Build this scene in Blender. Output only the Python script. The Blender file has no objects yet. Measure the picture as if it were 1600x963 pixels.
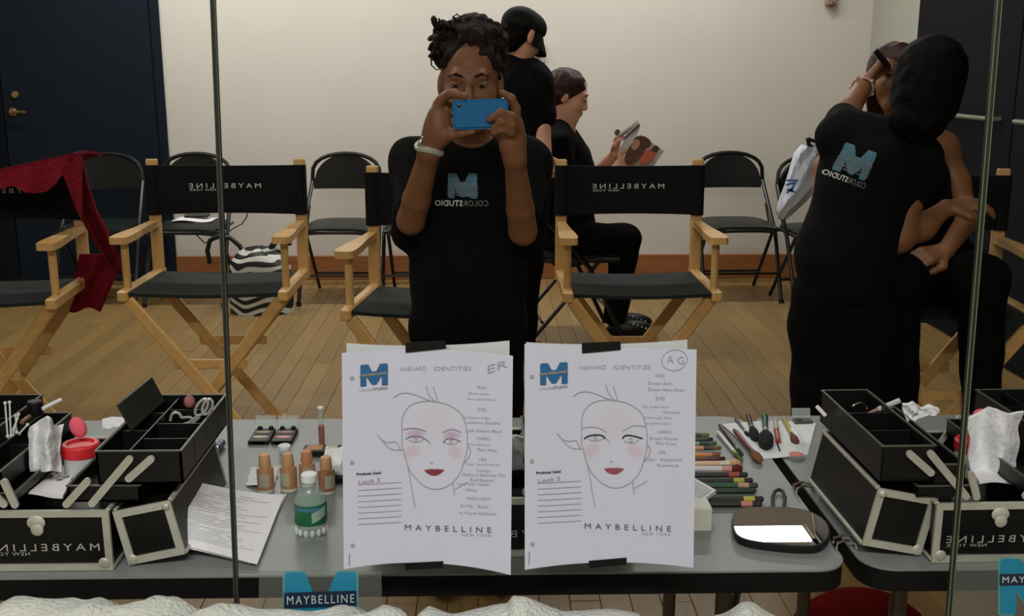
import bpy, bmesh, math, random
import numpy as np
from mathutils import Vector, Matrix

random.seed(7)
SC = bpy.context.scene
COL = SC.collection
PI = math.pi

# ------------------------------------------------------------------ camera
CAM_H = 1.40
FPX = 1650.0
PITCH = math.atan(376 / FPX)
YAW = math.radians(1.2)
cd = bpy.data.cameras.new('camera')
cd.sensor_width = 36.0
cd.lens = 36.0 * FPX / 1600.0
cd.clip_start = 0.02
cam = bpy.data.objects.new('camera', cd)
COL.objects.link(cam)
cam.location = (0, 0, CAM_H)
cam.rotation_euler = (PI / 2 - PITCH, 0, -YAW)
SC.camera = cam

# ------------------------------------------------------------------ world, lamps, exposure
wd = bpy.data.worlds.new('world')
wd.use_nodes = True
wd.node_tree.nodes['Background'].inputs[0].default_value = (0.75, 0.80, 0.72, 1)
wd.node_tree.nodes['Background'].inputs[1].default_value = 0.07
SC.world = wd
SC.view_settings.view_transform = 'Standard'
SC.view_settings.look = 'None'
SC.view_settings.exposure = 0.0
SC.view_settings.gamma = 1.0
CEIL = 3.0
LAMP_COL = (1.0, 0.99, 0.95)


def strip_lamp(x, y, sx, sy, watts):
    """The tube light of one ceiling fixture; the fixture itself is built with the ceiling."""
    d = bpy.data.lights.new('tube_light', 'AREA')
    d.shape = 'RECTANGLE'
    d.size, d.size_y = sx, sy
    d.energy = watts
    d.color = LAMP_COL
    o = bpy.data.objects.new('tube_light', d)
    COL.objects.link(o)
    o.location = (x, y, CEIL - 0.095)
    return o


LAMPS = [(-1.7, 6.07, 2.2, 0.23, 44), (0.87, 6.07, 2.2, 0.23, 36),
         (-1.7, 3.2, 2.2, 0.22, 20), (0.6, 3.2, 1.8, 0.22, 12),
         (-0.2, -0.9, 2.2, 0.22, 92)]
for L in LAMPS:
    strip_lamp(*L)

# ------------------------------------------------------------------ camera maths (a point of the room seen at a photo pixel)
FWD = np.array([math.sin(YAW) * math.cos(PITCH), math.cos(YAW) * math.cos(PITCH), -math.sin(PITCH)])
RGT = np.array([math.cos(YAW), -math.sin(YAW), 0.0])
UPV = np.cross(RGT, FWD)
CPOS = np.array([0, 0, CAM_H])


def ray(x, y):
    return FWD + RGT * (x - 800) / FPX - UPV * (y - 481.5) / FPX


def W(x, y, D):
    r = ray(x, y)
    return Vector(CPOS + r * (D / r[1]))


def G(x, y, z=0.0):
    r = ray(x, y)
    return Vector(CPOS + r * ((z - CAM_H) / r[2]))


# ------------------------------------------------------------------ materials
def rgb(r, g, b):
    f = lambda c: (c / 255 / 12.92) if c / 255 <= 0.04045 else ((c / 255 + 0.055) / 1.055) ** 2.4
    return (f(r), f(g), f(b), 1)


_M = {}


def mat(name, col, rough=0.6, metal=0.0, var=0.0, scale=20.0, bump=0.0, bscale=None, coat=0.0, spec=0.5, alpha=1.0, emit=0.0, stretch=None):
    if name in _M:
        return _M[name]
    m = bpy.data.materials.new(name)
    m.use_nodes = True
    nt = m.node_tree
    b = nt.nodes['Principled BSDF']
    c = col if len(col) == 4 else (*col, 1)
    b.inputs['Base Color'].default_value = c
    b.inputs['Roughness'].default_value = rough
    b.inputs['Metallic'].default_value = metal
    b.inputs['Coat Weight'].default_value = coat
    b.inputs['Specular IOR Level'].default_value = spec
    b.inputs['Alpha'].default_value = alpha
    if emit:
        b.inputs['Emission Color'].default_value = c
        b.inputs['Emission Strength'].default_value = emit
    if var or bump:
        tc = nt.nodes.new('ShaderNodeTexCoord')
        src = tc.outputs['Object']
        if stretch:
            mp = nt.nodes.new('ShaderNodeMapping')
            mp.inputs['Scale'].default_value = stretch
            nt.links.new(src, mp.inputs['Vector'])
            src = mp.outputs[0]
    if var:
        n = nt.nodes.new('ShaderNodeTexNoise')
        n.inputs['Scale'].default_value = scale
        n.inputs['Detail'].default_value = 4
        nt.links.new(src, n.inputs['Vector'])
        oi = nt.nodes.new('ShaderNodeObjectInfo')
        ad = nt.nodes.new('ShaderNodeMath')
        ad.operation = 'MULTIPLY_ADD'
        ad.inputs[1].default_value = 0.35
        nt.links.new(oi.outputs['Random'], ad.inputs[0])
        nt.links.new(n.outputs[0], ad.inputs[2])
        r = nt.nodes.new('ShaderNodeValToRGB')
        r.color_ramp.elements[0].position = 0.3
        r.color_ramp.elements[1].position = 0.95
        r.color_ramp.elements[0].color = tuple(max(0, x * (1 - var)) for x in c[:3]) + (1,)
        r.color_ramp.elements[1].color = tuple(min(1, x * (1 + var)) for x in c[:3]) + (1,)
        nt.links.new(ad.outputs[0], r.inputs[0])
        nt.links.new(r.outputs[0], b.inputs['Base Color'])
    if bump:
        n2 = nt.nodes.new('ShaderNodeTexNoise')
        n2.inputs['Scale'].default_value = bscale or scale
        nt.links.new(src, n2.inputs['Vector'])
        bp = nt.nodes.new('ShaderNodeBump')
        bp.inputs['Strength'].default_value = bump
        bp.inputs['Distance'].default_value = 0.01
        nt.links.new(n2.outputs[0], bp.inputs['Height'])
        nt.links.new(bp.outputs[0], b.inputs['Normal'])
    _M[name] = m
    return m


def clear_mat(name, tint, amount):
    """Clear plastic: mostly transparent with a glossy skin."""
    if name in _M:
        return _M[name]
    m = bpy.data.materials.new(name)
    m.use_nodes = True
    nt = m.node_tree
    out = nt.nodes['Material Output']
    b = nt.nodes['Principled BSDF']
    b.inputs['Base Color'].default_value = (*tint, 1)
    b.inputs['Roughness'].default_value = 0.12
    t = nt.nodes.new('ShaderNodeBsdfTransparent')
    t.inputs[0].default_value = (*[0.6 + 0.4 * c for c in tint], 1)
    mx = nt.nodes.new('ShaderNodeMixShader')
    mx.inputs[0].default_value = amount
    nt.links.new(t.outputs[0], mx.inputs[1])
    nt.links.new(b.outputs[0], mx.inputs[2])
    nt.links.new(mx.outputs[0], out.inputs['Surface'])
    _M[name] = m
    return m


def soft_mat(name, col, top):
    """Powder rubbed on paper: a print whose density is the vertex attribute 'dens'."""
    if name in _M:
        return _M[name]
    m = bpy.data.materials.new(name)
    m.use_nodes = True
    nt = m.node_tree
    out = nt.nodes['Material Output']
    b = nt.nodes['Principled BSDF']
    b.inputs['Base Color'].default_value = col
    b.inputs['Roughness'].default_value = 0.9
    t = nt.nodes.new('ShaderNodeBsdfTransparent')
    a = nt.nodes.new('ShaderNodeAttribute')
    a.attribute_name = 'dens'
    k = nt.nodes.new('ShaderNodeMath')
    k.operation = 'MULTIPLY'
    k.inputs[1].default_value = top
    nt.links.new(a.outputs['Fac'], k.inputs[0])
    mx = nt.nodes.new('ShaderNodeMixShader')
    nt.links.new(k.outputs[0], mx.inputs[0])
    nt.links.new(t.outputs[0], mx.inputs[1])
    nt.links.new(b.outputs[0], mx.inputs[2])
    nt.links.new(mx.outputs[0], out.inputs['Surface'])
    _M[name] = m
    return m


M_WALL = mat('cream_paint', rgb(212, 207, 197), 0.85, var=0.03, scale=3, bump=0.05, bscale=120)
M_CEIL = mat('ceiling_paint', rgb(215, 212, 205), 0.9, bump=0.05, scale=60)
M_WALLR = mat('shaded_cream_paint', rgb(166, 165, 152), 0.85, var=0.03, scale=3)  # side wall darkened in its colour, standing in for weaker light there
M_NAVY = mat('navy_paint', rgb(15, 26, 37), 0.75, spec=0.2, var=0.12, scale=4)
M_NAVY2 = mat('dark_navy_paint', rgb(11, 15, 22), 0.75, spec=0.15, var=0.12, scale=4)
M_BASE = mat('brown_baseboard', rgb(148, 92, 50), 0.5, var=0.25, scale=6, stretch=(1, 8, 8))
M_FLOOR = mat('oak_floor', rgb(136, 110, 67), 0.36, var=0.22, scale=5, bump=0.06, bscale=40, stretch=(14, 1.2, 14))
M_GAP = mat('floor_gap', rgb(104, 80, 48), 0.8)
M_WOOD = mat('chair_wood', rgb(204, 162, 98), 0.42, var=0.16, scale=10, stretch=(3, 3, 3), coat=0.15)
M_CANVAS = mat('black_canvas', rgb(13, 14, 15), 0.85, bump=0.2, scale=350, spec=0.2)
M_SEAT = mat('seat_canvas', rgb(27, 34, 32), 0.85, var=0.15, scale=30, bump=0.2, bscale=350, spec=0.3)
M_BLK = mat('black_plastic', rgb(15, 16, 16), 0.45, spec=0.35)
M_BLKM = mat('black_metal', rgb(17, 18, 17), 0.35, spec=0.5)
M_VINYL = mat('black_vinyl', rgb(20, 23, 21), 0.38, spec=0.45, bump=0.1, scale=90)
M_VINYLS = mat('dark_seat_vinyl', rgb(24, 31, 27), 0.42, spec=0.45, bump=0.1, scale=90)
M_CASE = mat('case_black', rgb(14, 15, 14), 0.38, spec=0.35, var=0.15, scale=40)
M_INNER = mat('case_lining', rgb(10, 10, 10), 0.7, spec=0.2)
M_ALU = mat('brushed_aluminium', rgb(184, 184, 170), 0.45, metal=0.3, var=0.12, scale=60)
M_CHROME = mat('chrome', rgb(215, 215, 215), 0.15, metal=1.0)
M_GREY = mat('grey_laminate', rgb(126, 132, 130), 0.35, var=0.06, scale=300, spec=0.35)
M_EDGE = mat('table_edge_black', rgb(14, 14, 13), 0.6, spec=0.2)
M_WHITE = mat('white_paper', rgb(232, 231, 233), 0.85)
M_CHART = mat('chart_paper', rgb(200, 203, 218), 0.85, var=0.02, scale=25)
M_CHARTB = mat('chart_reflection', rgb(200, 204, 203), 0.85)
M_TISSUE = mat('tissue', rgb(226, 228, 230), 0.9, var=0.05, scale=60, bump=0.3, bscale=90)
M_TOWEL = mat('white_towel', rgb(205, 208, 200), 0.95, var=0.12, scale=40, bump=0.6, bscale=160)
M_TEAL = mat('teal_print', rgb(26, 128, 160), 0.5)
M_TEALD = mat('teal_shirt_print', rgb(74, 116, 134), 0.8, var=0.2, scale=90)
M_BLUE = mat('blue_print', rgb(34, 96, 146), 0.7)
M_INK = mat('grey_ink', rgb(158, 160, 168), 0.9)
M_INKD = mat('dark_ink', rgb(104, 104, 112), 0.9)
M_INKL = mat('pale_ink', rgb(168, 167, 182), 0.9)
M_BLACKINK = mat('black_ink', rgb(30, 30, 34), 0.8)
M_PRINTW = mat('white_print', rgb(205, 208, 208), 0.8)
M_PRINTG = mat('grey_print', rgb(128, 132, 128), 0.8)
M_TAPE = mat('black_tape', rgb(12, 12, 12), 0.5, spec=0.25)
M_JOINT = mat('mirror_edge', rgb(36, 40, 34), 0.4, spec=0.3)
M_JOINTL = mat('mirror_edge_pale', rgb(112, 122, 96), 0.35, spec=0.5)
M_PHONE = mat('blue_phone_case', rgb(6, 104, 160), 0.5, spec=0.25)
M_RED = mat('red_fleece', rgb(112, 20, 34), 0.95, var=0.25, scale=40, bump=0.5, bscale=120, spec=0.1)
M_REDLID = mat('red_plastic', rgb(214, 44, 52), 0.35)
M_PINK = mat('pink_sponge', rgb(232, 96, 116), 0.8)
M_CLEAR = clear_mat('clear_plastic', (0.80, 0.86, 0.82), 0.28)
M_CLEARF = clear_mat('clear_film', (0.60, 0.64, 0.58), 0.08)
M_BOTTLE = clear_mat('clear_bottle', (0.70, 0.80, 0.76), 0.20)
M_TAN = mat('foundation_tan', rgb(168, 124, 86), 0.28, coat=0.3)
M_TAND = mat('foundation_deep', rgb(146, 102, 70), 0.28, coat=0.3)
M_TANC = mat('foundation_cap', rgb(188, 148, 106), 0.4)
M_GREEN = mat('green_label', rgb(18, 104, 58), 0.45, var=0.35, scale=22)
M_SHIRT = mat('black_cotton', rgb(12, 12, 13), 0.9, var=0.2, scale=30, bump=0.25, bscale=25, spec=0.12)
M_PANTS = mat('black_trousers', rgb(9, 9, 10), 0.92, bump=0.2, scale=30, spec=0.1)
M_SKIN1 = mat('skin_deep_brown', rgb(122, 82, 54), 0.5, spec=0.35, var=0.1, scale=14)
M_SKIN2 = mat('skin_light', rgb(218, 162, 134), 0.5, var=0.06, scale=14)
M_SKIN3 = mat('skin_medium', rgb(180, 126, 88), 0.5, var=0.06, scale=14)
M_SKIN4 = mat('skin_tan', rgb(132, 88, 55), 0.5, var=0.06, scale=14)
M_HAIR1 = mat('dark_brown_hair', rgb(30, 19, 14), 0.62, spec=0.15, var=0.5, scale=40, bump=0.5, bscale=120)
M_HAIR2 = mat('brown_hair', rgb(48, 27, 19), 0.5, spec=0.25, var=0.45, scale=25, bump=0.3, bscale=90)
M_HAIR3 = mat('black_hair', rgb(9, 7, 7), 0.7, spec=0.08, bump=0.3, scale=90)
M_EYEW = mat('eye_white', rgb(140, 124, 112), 0.4)
M_EYEB = mat('eye_dark', rgb(22, 14, 12), 0.2)
M_LIP = mat('lip', rgb(140, 70, 66), 0.5)
M_LIPRED = mat('lip_print', rgb(126, 52, 62), 0.8)
M_LIPRED2 = mat('lip_print_pale', rgb(142, 76, 86), 0.8)


# ------------------------------------------------------------------ mesh collector
class MB:
    def __init__(s):
        s.v, s.f = [], []

    def add(s, vs, fs):
        n = len(s.v)
        s.v += [tuple(p) for p in vs]
        s.f += [tuple(i + n for i in f) for f in fs]
        return s

    def bm(s, bm, mtx=None):
        bm.verts.index_update()
        vs = [(mtx @ v.co if mtx else v.co)[:] for v in bm.verts]
        fs = [[v.index for v in f.verts] for f in bm.faces]
        bm.free()
        return s.add(vs, fs)

    def box(s, c, size, rot=None, bev=0.0, seg=1):
        b = bmesh.new()
        bmesh.ops.create_cube(b, size=1)
        bmesh.ops.scale(b, vec=size, verts=b.verts)
        if bev:
            bmesh.ops.bevel(b, geom=list(b.edges), offset=min(bev, min(size) * 0.49), segments=seg, affect='EDGES', profile=0.5)
        m = Matrix.Translation(Vector(c))
        if rot is not None:
            m = m @ (rot.to_4x4() if isinstance(rot, Matrix) else rot)
        return s.bm(b, m)

    def span(s, x0, x1, y0, y1, z0, z1, bev=0.0):
        return s.box(((x0 + x1) / 2, (y0 + y1) / 2, (z0 + z1) / 2), (abs(x1 - x0), abs(y1 - y0), abs(z1 - z0)), None, bev)

    def bar(s, a, b, w, h, up=(0, 0, 1), bev=0.0):
        a, b = Vector(a), Vector(b)
        d = (b - a)
        L = d.length
        d.normalize()
        u = Vector(up)
        x = d.cross(u).normalized()
        z = x.cross(d)
        R = Matrix((x, d, z)).transposed()
        return s.box((a + b) / 2, (w, L, h), R, bev)

    def tube(s, pts, r, n=8, closed=False, cap=True):
        pts = [Vector(p) for p in pts]
        N = len(pts)
        rs = r if isinstance(r, (list, tuple)) else [r] * N
        vs, fs = [], []
        prev = None
        for i, p in enumerate(pts):
            if closed:
                d = pts[(i + 1) % N] - pts[i - 1]
            else:
                d = pts[min(i + 1, N - 1)] - pts[max(i - 1, 0)]
            if d.length < 1e-9:
                d = Vector((0, 0, 1))
            d.normalize()
            if prev is None:
                x = d.orthogonal().normalized()
            else:
                x = (prev - d * prev.dot(d))
                x = x.normalized() if x.length > 1e-6 else d.orthogonal().normalized()
            prev = x
            y = d.cross(x)
            for k in range(n):
                a = 2 * PI * k / n
                vs.append(p + (x * math.cos(a) + y * math.sin(a)) * rs[i])
        for i in range(N if closed else N - 1):
            j = (i + 1) % N
            for k in range(n):
                k2 = (k + 1) % n
                fs.append((i * n + k, i * n + k2, j * n + k2, j * n + k))
        if cap and not closed:
            fs.append(tuple(range(n - 1, -1, -1)))
            fs.append(tuple((N - 1) * n + k for k in range(n)))
        return s.add(vs, fs)

    def lathe(s, prof, org=(0, 0, 0), R=None, n=20, sx=1, sy=1):
        org = Vector(org)
        vs, fs = [], []
        for (r, z) in prof:
            for k in range(n):
                a = 2 * PI * k / n
                p = Vector((r * math.cos(a) * sx, r * math.sin(a) * sy, z))
                if R is not None:
                    p = R @ p
                vs.append(org + p)
        for i in range(len(prof) - 1):
            for k in range(n):
                k2 = (k + 1) % n
                fs.append((i * n + k, i * n + k2, (i + 1) * n + k2, (i + 1) * n + k))
        fs.append(tuple(range(n - 1, -1, -1)))
        fs.append(tuple((len(prof) - 1) * n + k for k in range(n)))
        return s.add(vs, fs)

    def ball(s, c, rad, R=None, n=14, m=9):
        prof = [(max(1e-4, math.sin(PI * i / m)), -math.cos(PI * i / m)) for i in range(m + 1)]
        c = Vector(c)
        rx, ry, rz = rad if isinstance(rad, (tuple, list)) else (rad,) * 3
        t = MB().lathe(prof, n=n)
        vs = [Vector((x * rx, y * ry, z * rz)) for x, y, z in t.v]
        if R is not None:
            vs = [R @ v for v in vs]
        return s.add([c + v for v in vs], t.f)

    def grid(s, fn, nu, nv, thick=0.0, tdir=None):
        """A surface fn(u,v); with thick it becomes a closed slab pushed along tdir."""
        P = [[Vector(fn(i / nu, j / nv)) for j in range(nv + 1)] for i in range(nu + 1)]
        vs = [P[i][j] for i in range(nu + 1) for j in range(nv + 1)]
        q = lambda i, j: i * (nv + 1) + j
        fs = [(q(i, j), q(i + 1, j), q(i + 1, j + 1), q(i, j + 1)) for i in range(nu) for j in range(nv)]
        if thick:
            t = Vector(tdir or (0, 1, 0)).normalized() * thick
            n = len(vs)
            vs2 = [v + t for v in vs]
            fs2 = [tuple(i + n for i in reversed(f)) for f in fs]
            ring = [q(i, 0) for i in range(nu)] + [q(nu, j) for j in range(nv)] + [q(i, nv) for i in range(nu, 0, -1)] + [q(0, j) for j in range(nv, 0, -1)]
            side = [(ring[k], ring[k] + n, ring[(k + 1) % len(ring)] + n, ring[(k + 1) % len(ring)]) for k in range(len(ring))]
            vs, fs = vs + vs2, fs + fs2 + side
        return s.add(vs, fs)

    def prism(s, pts, fr, depth):
        """Closed 2-D outline pts; fr(x,y,h) gives the 3-D point at height h."""
        n = len(pts)
        vs = [fr(x, y, 0) for x, y in pts] + [fr(x, y, depth) for x, y in pts]
        fs = [tuple(range(n - 1, -1, -1)), tuple(range(n, 2 * n))]
        fs += [(i, (i + 1) % n, (i + 1) % n + n, i + n) for i in range(n)]
        return s.add(vs, fs)

    def xf(s, m):
        s.v = [tuple(m @ Vector(p)) for p in s.v]
        return s

    def mesh(s, name, m, smooth=35):
        me = bpy.data.meshes.new(name)
        me.from_pydata([tuple(p) for p in s.v], [], s.f)
        if m:
            me.materials.append(m)
        b = bmesh.new()
        b.from_mesh(me)
        bmesh.ops.recalc_face_normals(b, faces=b.faces)
        b.to_mesh(me)
        b.free()
        if smooth:
            me.polygons.foreach_set('use_smooth', [True] * len(me.polygons))
            if smooth < 180:
                me.set_sharp_from_angle(angle=math.radians(smooth))
        me.update()
        return me


def link(name, me, parent=None):
    o = bpy.data.objects.new(name, me)
    COL.objects.link(o)
    if parent is not None:
        o.parent = parent
        if parent.get('world_parts'):
            # parts are modelled in room coordinates: undo the root's own place (a part's frame is already the room's)
            if parent.parent is None:
                o.matrix_parent_inverse = Matrix.Translation(-Vector(parent.location))
    return o


def part(name, mb, m, parent, label=None, smooth=35, kind=None):
    o = link(name, mb.mesh(name, m, smooth), parent)
    if parent is not None and parent.get('world_parts'):
        o['world_parts'] = 1
    if label:
        o['label'] = label
    if kind:
        o['kind'] = kind
    return o


def tag(o, label=None, cat=None, group=None, kind=None):
    for k, v in (('label', label), ('category', cat), ('group', group), ('kind', kind)):
        if v:
            o[k] = v
    return o


def thing(name, label, cat, loc=(0, 0, 0), group=None, world=False):
    o = bpy.data.objects.new(name, None)
    o.empty_display_size = 0.05
    COL.objects.link(o)
    o.location = loc
    if world:
        o['world_parts'] = 1
    return tag(o, label, cat, group)


def one(name, mb, m, label, cat, group=None, kind=None, smooth=35):
    """A thing that is one mesh; its origin is put at its base."""
    lo = Vector((min(p[0] for p in mb.v), min(p[1] for p in mb.v), min(p[2] for p in mb.v)))
    hi = Vector((max(p[0] for p in mb.v), max(p[1] for p in mb.v), max(p[2] for p in mb.v)))
    c = Vector(((lo.x + hi.x) / 2, (lo.y + hi.y) / 2, lo.z))
    mb.v = [tuple(Vector(p) - c) for p in mb.v]
    o = link(name, mb.mesh(name, m, smooth))
    o.location = c
    return tag(o, label, cat, group, kind)


def struct(name, mb, m, parent=None, label=None, cat=None):
    o = link(name, mb.mesh(name, m, 30), parent)
    o['kind'] = 'structure'
    if label:
        o['label'] = label
    return o


def copy_tree(o, parent=None):
    c = o.copy()
    COL.objects.link(c)
    if parent is not None:
        c.parent = parent
    for ch in list(o.children):
        copy_tree(ch, c)
    return c


# ------------------------------------------------------------------ lettering as flat meshes
_T = {}


def letters(s, bold=0.0, spacing=1.0):
    key = (s, bold, spacing)
    if key not in _T:
        cu = bpy.data.curves.new('lettering', 'FONT')
        cu.body = s
        cu.resolution_u = 2
        cu.offset = bold
        cu.space_character = spacing
        o = bpy.data.objects.new('lettering', cu)
        me = o.to_mesh()
        vs = np.array([v.co[:2] for v in me.vertices])
        fs = [tuple(p.vertices) for p in me.polygons]
        o.to_mesh_clear()
        bpy.data.objects.remove(o)
        bpy.data.curves.remove(cu)
        lo, hi = vs.min(0), vs.max(0)
        _T[key] = ((vs - lo) / (hi - lo), fs, (hi - lo)[0] / (hi - lo)[1])
    return _T[key]


def text_on(mb, s, fr, bold=0.0, spacing=1.0, flip=False):
    """fr(u,v) maps the unit box of the text to 3-D."""
    vs, fs, _ = letters(s, bold, spacing)
    mb.add([fr(1 - u if flip else u, v) for u, v in vs], fs)
    return mb


M_POLY = [(0, 0), (0, .94), (.03, 1), (.27, 1), (.30, .97), (.42, .66), (.58, .66), (.70, .97), (.73, 1), (.97, 1), (1, .94), (1, 0), (.97, -.03), (.80, -.03),
          (.78, 0), (.78, .42), (.60, .06), (.56, .02), (.44, .02), (.40, .06), (.22, .42), (.22, 0), (.20, -.03), (.03, -.03)]


# ------------------------------------------------------------------ organic figures: smooth-blended tapered limbs meshed as one skin
def _smin(a, b, k):
    h = np.clip(0.5 + 0.5 * (b - a) / k, 0, 1)
    return b + (a - b) * h - k * h * (1 - h)


class Fig:
    def __init__(s):
        s.p = []

    def cone(s, a, b, r1, r2, k=0.02):
        s.p.append(('c', np.array(a, float), np.array(b, float), r1, r2, k))
        return s

    def under(s, a, b, r1, r2, k=0.02):
        """Flesh that clothing covers: kept well inside it."""
        return s.cone(a, b, r1 * .78, r2 * .78, min(k, .03))

    def chain(s, pts, rs, k=0.012):
        for i in range(len(pts) - 1):
            s.cone(pts[i], pts[i + 1], rs[i], rs[i + 1], k)
        return s

    def ell(s, c, rad, R=None, k=0.02):
        s.p.append(('e', np.array(c, float), np.array(rad, float), None if R is None else np.array(R, float), 0, k))
        return s

    def sub(s, c, r, k=0.01):
        s.p.append(('s', np.array(c, float), r, None, 0, k))
        return s

    def box_of(s):
        lo, hi = np.full(3, 1e9), np.full(3, -1e9)
        for q in s.p:
            if q[0] == 'c':
                r = max(q[3], q[4])
                lo = np.minimum(lo, np.minimum(q[1], q[2]) - r)
                hi = np.maximum(hi, np.maximum(q[1], q[2]) + r)
            elif q[0] == 'e':
                r = q[2].max()
                lo = np.minimum(lo, q[1] - r)
                hi = np.maximum(hi, q[1] + r)
        return lo, hi

    def build(s, h, grow=0.0, cuts=(), noise=None):
        lo, hi = s.box_of()
        pad = grow + 4 * h + 0.015
        lo, hi = lo - pad, hi + pad
        n = np.ceil((hi - lo) / h).astype(int) + 1
        ax = [lo[i] + h * np.arange(n[i]) for i in range(3)]
        f = np.full(n, 0.2, np.float32)
        for q in s.p:
            k = q[5]
            if q[0] == 'c':
                r = max(q[3], q[4]) + grow + k + 3 * h
                a0, b0 = np.minimum(q[1], q[2]) - r, np.maximum(q[1], q[2]) + r
            elif q[0] == 'e':
                r = q[2].max() + grow + k + 3 * h
                a0, b0 = q[1] - r, q[1] + r
            else:
                r = q[2] + k + 3 * h
                a0, b0 = q[1] - r, q[1] + r
            i0 = np.clip(np.floor((a0 - lo) / h).astype(int), 0, n - 1)
            i1 = np.clip(np.ceil((b0 - lo) / h).astype(int) + 1, 1, n)
            sl = tuple(slice(i0[i], i1[i]) for i in range(3))
            X = ax[0][sl[0]][:, None, None].astype(np.float32)
            Y = ax[1][sl[1]][None, :, None].astype(np.float32)
            Z = ax[2][sl[2]][None, None, :].astype(np.float32)
            if q[0] == 'c':
                a, ab = q[1], q[2] - q[1]
                L2 = max(1e-12, float(ab @ ab))
                t = np.clip(((X - a[0]) * ab[0] + (Y - a[1]) * ab[1] + (Z - a[2]) * ab[2]) / L2, 0, 1)
                d = np.sqrt((X - a[0] - t * ab[0]) ** 2 + (Y - a[1] - t * ab[1]) ** 2 + (Z - a[2] - t * ab[2]) ** 2) - (q[3] + (q[4] - q[3]) * t)
            elif q[0] == 'e':
                dx, dy, dz = X - q[1][0], Y - q[1][1], Z - q[1][2]
                if q[3] is not None:
                    R = q[3]
                    dx, dy, dz = (R[0, 0] * dx + R[1, 0] * dy + R[2, 0] * dz, R[0, 1] * dx + R[1, 1] * dy + R[2, 1] * dz, R[0, 2] * dx + R[1, 2] * dy + R[2, 2] * dz)
                e = q[2]
                k0 = np.sqrt((dx / e[0]) ** 2 + (dy / e[1]) ** 2 + (dz / e[2]) ** 2)
                k1 = np.sqrt((dx / e[0] ** 2) ** 2 + (dy / e[1] ** 2) ** 2 + (dz / e[2] ** 2) ** 2) + 1e-9
                d = k0 * (k0 - 1) / k1
            else:
                d = np.sqrt((X - q[1][0]) ** 2 + (Y - q[1][1]) ** 2 + (Z - q[1][2]) ** 2) - q[2]
                f[sl] = -_smin(-f[sl], d, k)
                continue
            f[sl] = _smin(f[sl], d - grow, k)
        X = ax[0][:, None, None]
        Y = ax[1][None, :, None]
        Z = ax[2][None, None, :]
        if noise:
            f = f + noise(X, Y, Z).astype(np.float32)
        for (c, nrm) in cuts:
            g = (X - c[0]) * nrm[0] + (Y - c[1]) * nrm[1] + (Z - c[2]) * nrm[2]
            f = np.maximum(f, g.astype(np.float32))
        return surface(f, lo, h)


def surface(f, lo, h):
    s = f < 0
    n = f.shape
    c = [s[i:n[0] - 1 + i, j:n[1] - 1 + j, k:n[2] - 1 + k] for i in (0, 1) for j in (0, 1) for k in (0, 1)]
    anyc = c[0].copy()
    allc = c[0].copy()
    for q in c[1:]:
        anyc |= q
        allc &= q
    act = np.argwhere(anyc & ~allc)
    idx = np.full((n[0] - 1, n[1] - 1, n[2] - 1), -1, np.int32)
    idx[tuple(act.T)] = np.arange(len(act))
    acc = np.zeros((len(act), 3))
    cnt = np.zeros(len(act))
    for a in range(3):
        o = [b for b in range(3) if b != a]
        for u in (0, 1):
            for v in (0, 1):
                off = np.zeros(3, int)
                off[o[0]], off[o[1]] = u, v
                p0 = act + off
                p1 = p0.copy()
                p1[:, a] += 1
                f0, f1 = f[tuple(p0.T)], f[tuple(p1.T)]
                m = (f0 < 0) != (f1 < 0)
                t = f0[m] / (f0[m] - f1[m])
                q = p0[m].astype(float)
                q[:, a] += t
                acc[m] += q
                cnt[m] += 1
    V = lo + h * acc / cnt[:, None]
    F = []
    for a in range(3):
        o = [b for b in range(3) if b != a]
        s0 = np.take(s, range(n[a] - 1), a)
        s1 = np.take(s, range(1, n[a]), a)
        e = np.argwhere(s0 != s1)
        e = e[(e[:, o[0]] > 0) & (e[:, o[1]] > 0) & (e[:, o[0]] < n[o[0]] - 1) & (e[:, o[1]] < n[o[1]] - 1)]
        q = []
        for (u, v) in ((1, 1), (0, 1), (0, 0), (1, 0)):
            w = e.copy()
            w[:, o[0]] -= u
            w[:, o[1]] -= v
            q.append(idx[tuple(w.T)])
        q = np.stack(q, 1)
        ins = s0[tuple(e.T)]
        flip = ins if a != 1 else ~ins
        q[~flip] = q[~flip][:, ::-1]
        F.append(q)
    F = np.concatenate(F)
    F = F[(F >= 0).all(1)]
    return V, F


def fig_mesh(name, VF, m):
    V, F = VF
    me = bpy.data.meshes.new(name)
    me.vertices.add(len(V))
    me.vertices.foreach_set('co', V.astype(np.float32).ravel())
    me.loops.add(F.size)
    me.loops.foreach_set('vertex_index', F.astype(np.int32).ravel())
    me.polygons.add(len(F))
    me.polygons.foreach_set('loop_start', np.arange(0, F.size, 4, dtype=np.int32))
    me.update(calc_edges=True)
    me.polygons.foreach_set('use_smooth', [True] * len(F))
    me.materials.append(m)
    me.validate()
    return me


def fig_part(name, fig, m, parent, h, grow=0.0, cuts=(), noise=None, label=None):
    o = link(name, fig_mesh(name, fig.build(h, grow, cuts, noise), m), parent)
    o['world_parts'] = 1
    if label:
        o['label'] = label
    return o


def frame(fwd, up=(0, 0, 1)):
    """Columns: right, forward, up (numpy)."""
    f = Vector(fwd).normalized()
    r = f.cross(Vector(up)).normalized()
    u = r.cross(f)
    return np.array((r, f, u)).T

# ================================================================== THE SETTING
WY = 7.05                    # back wall
XR = W(1362, 40, WY).x       # right wall
XL = -4.3
MY = 1.27                    # plane of the mirror panels
TZ = 0.72                    # table top

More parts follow.
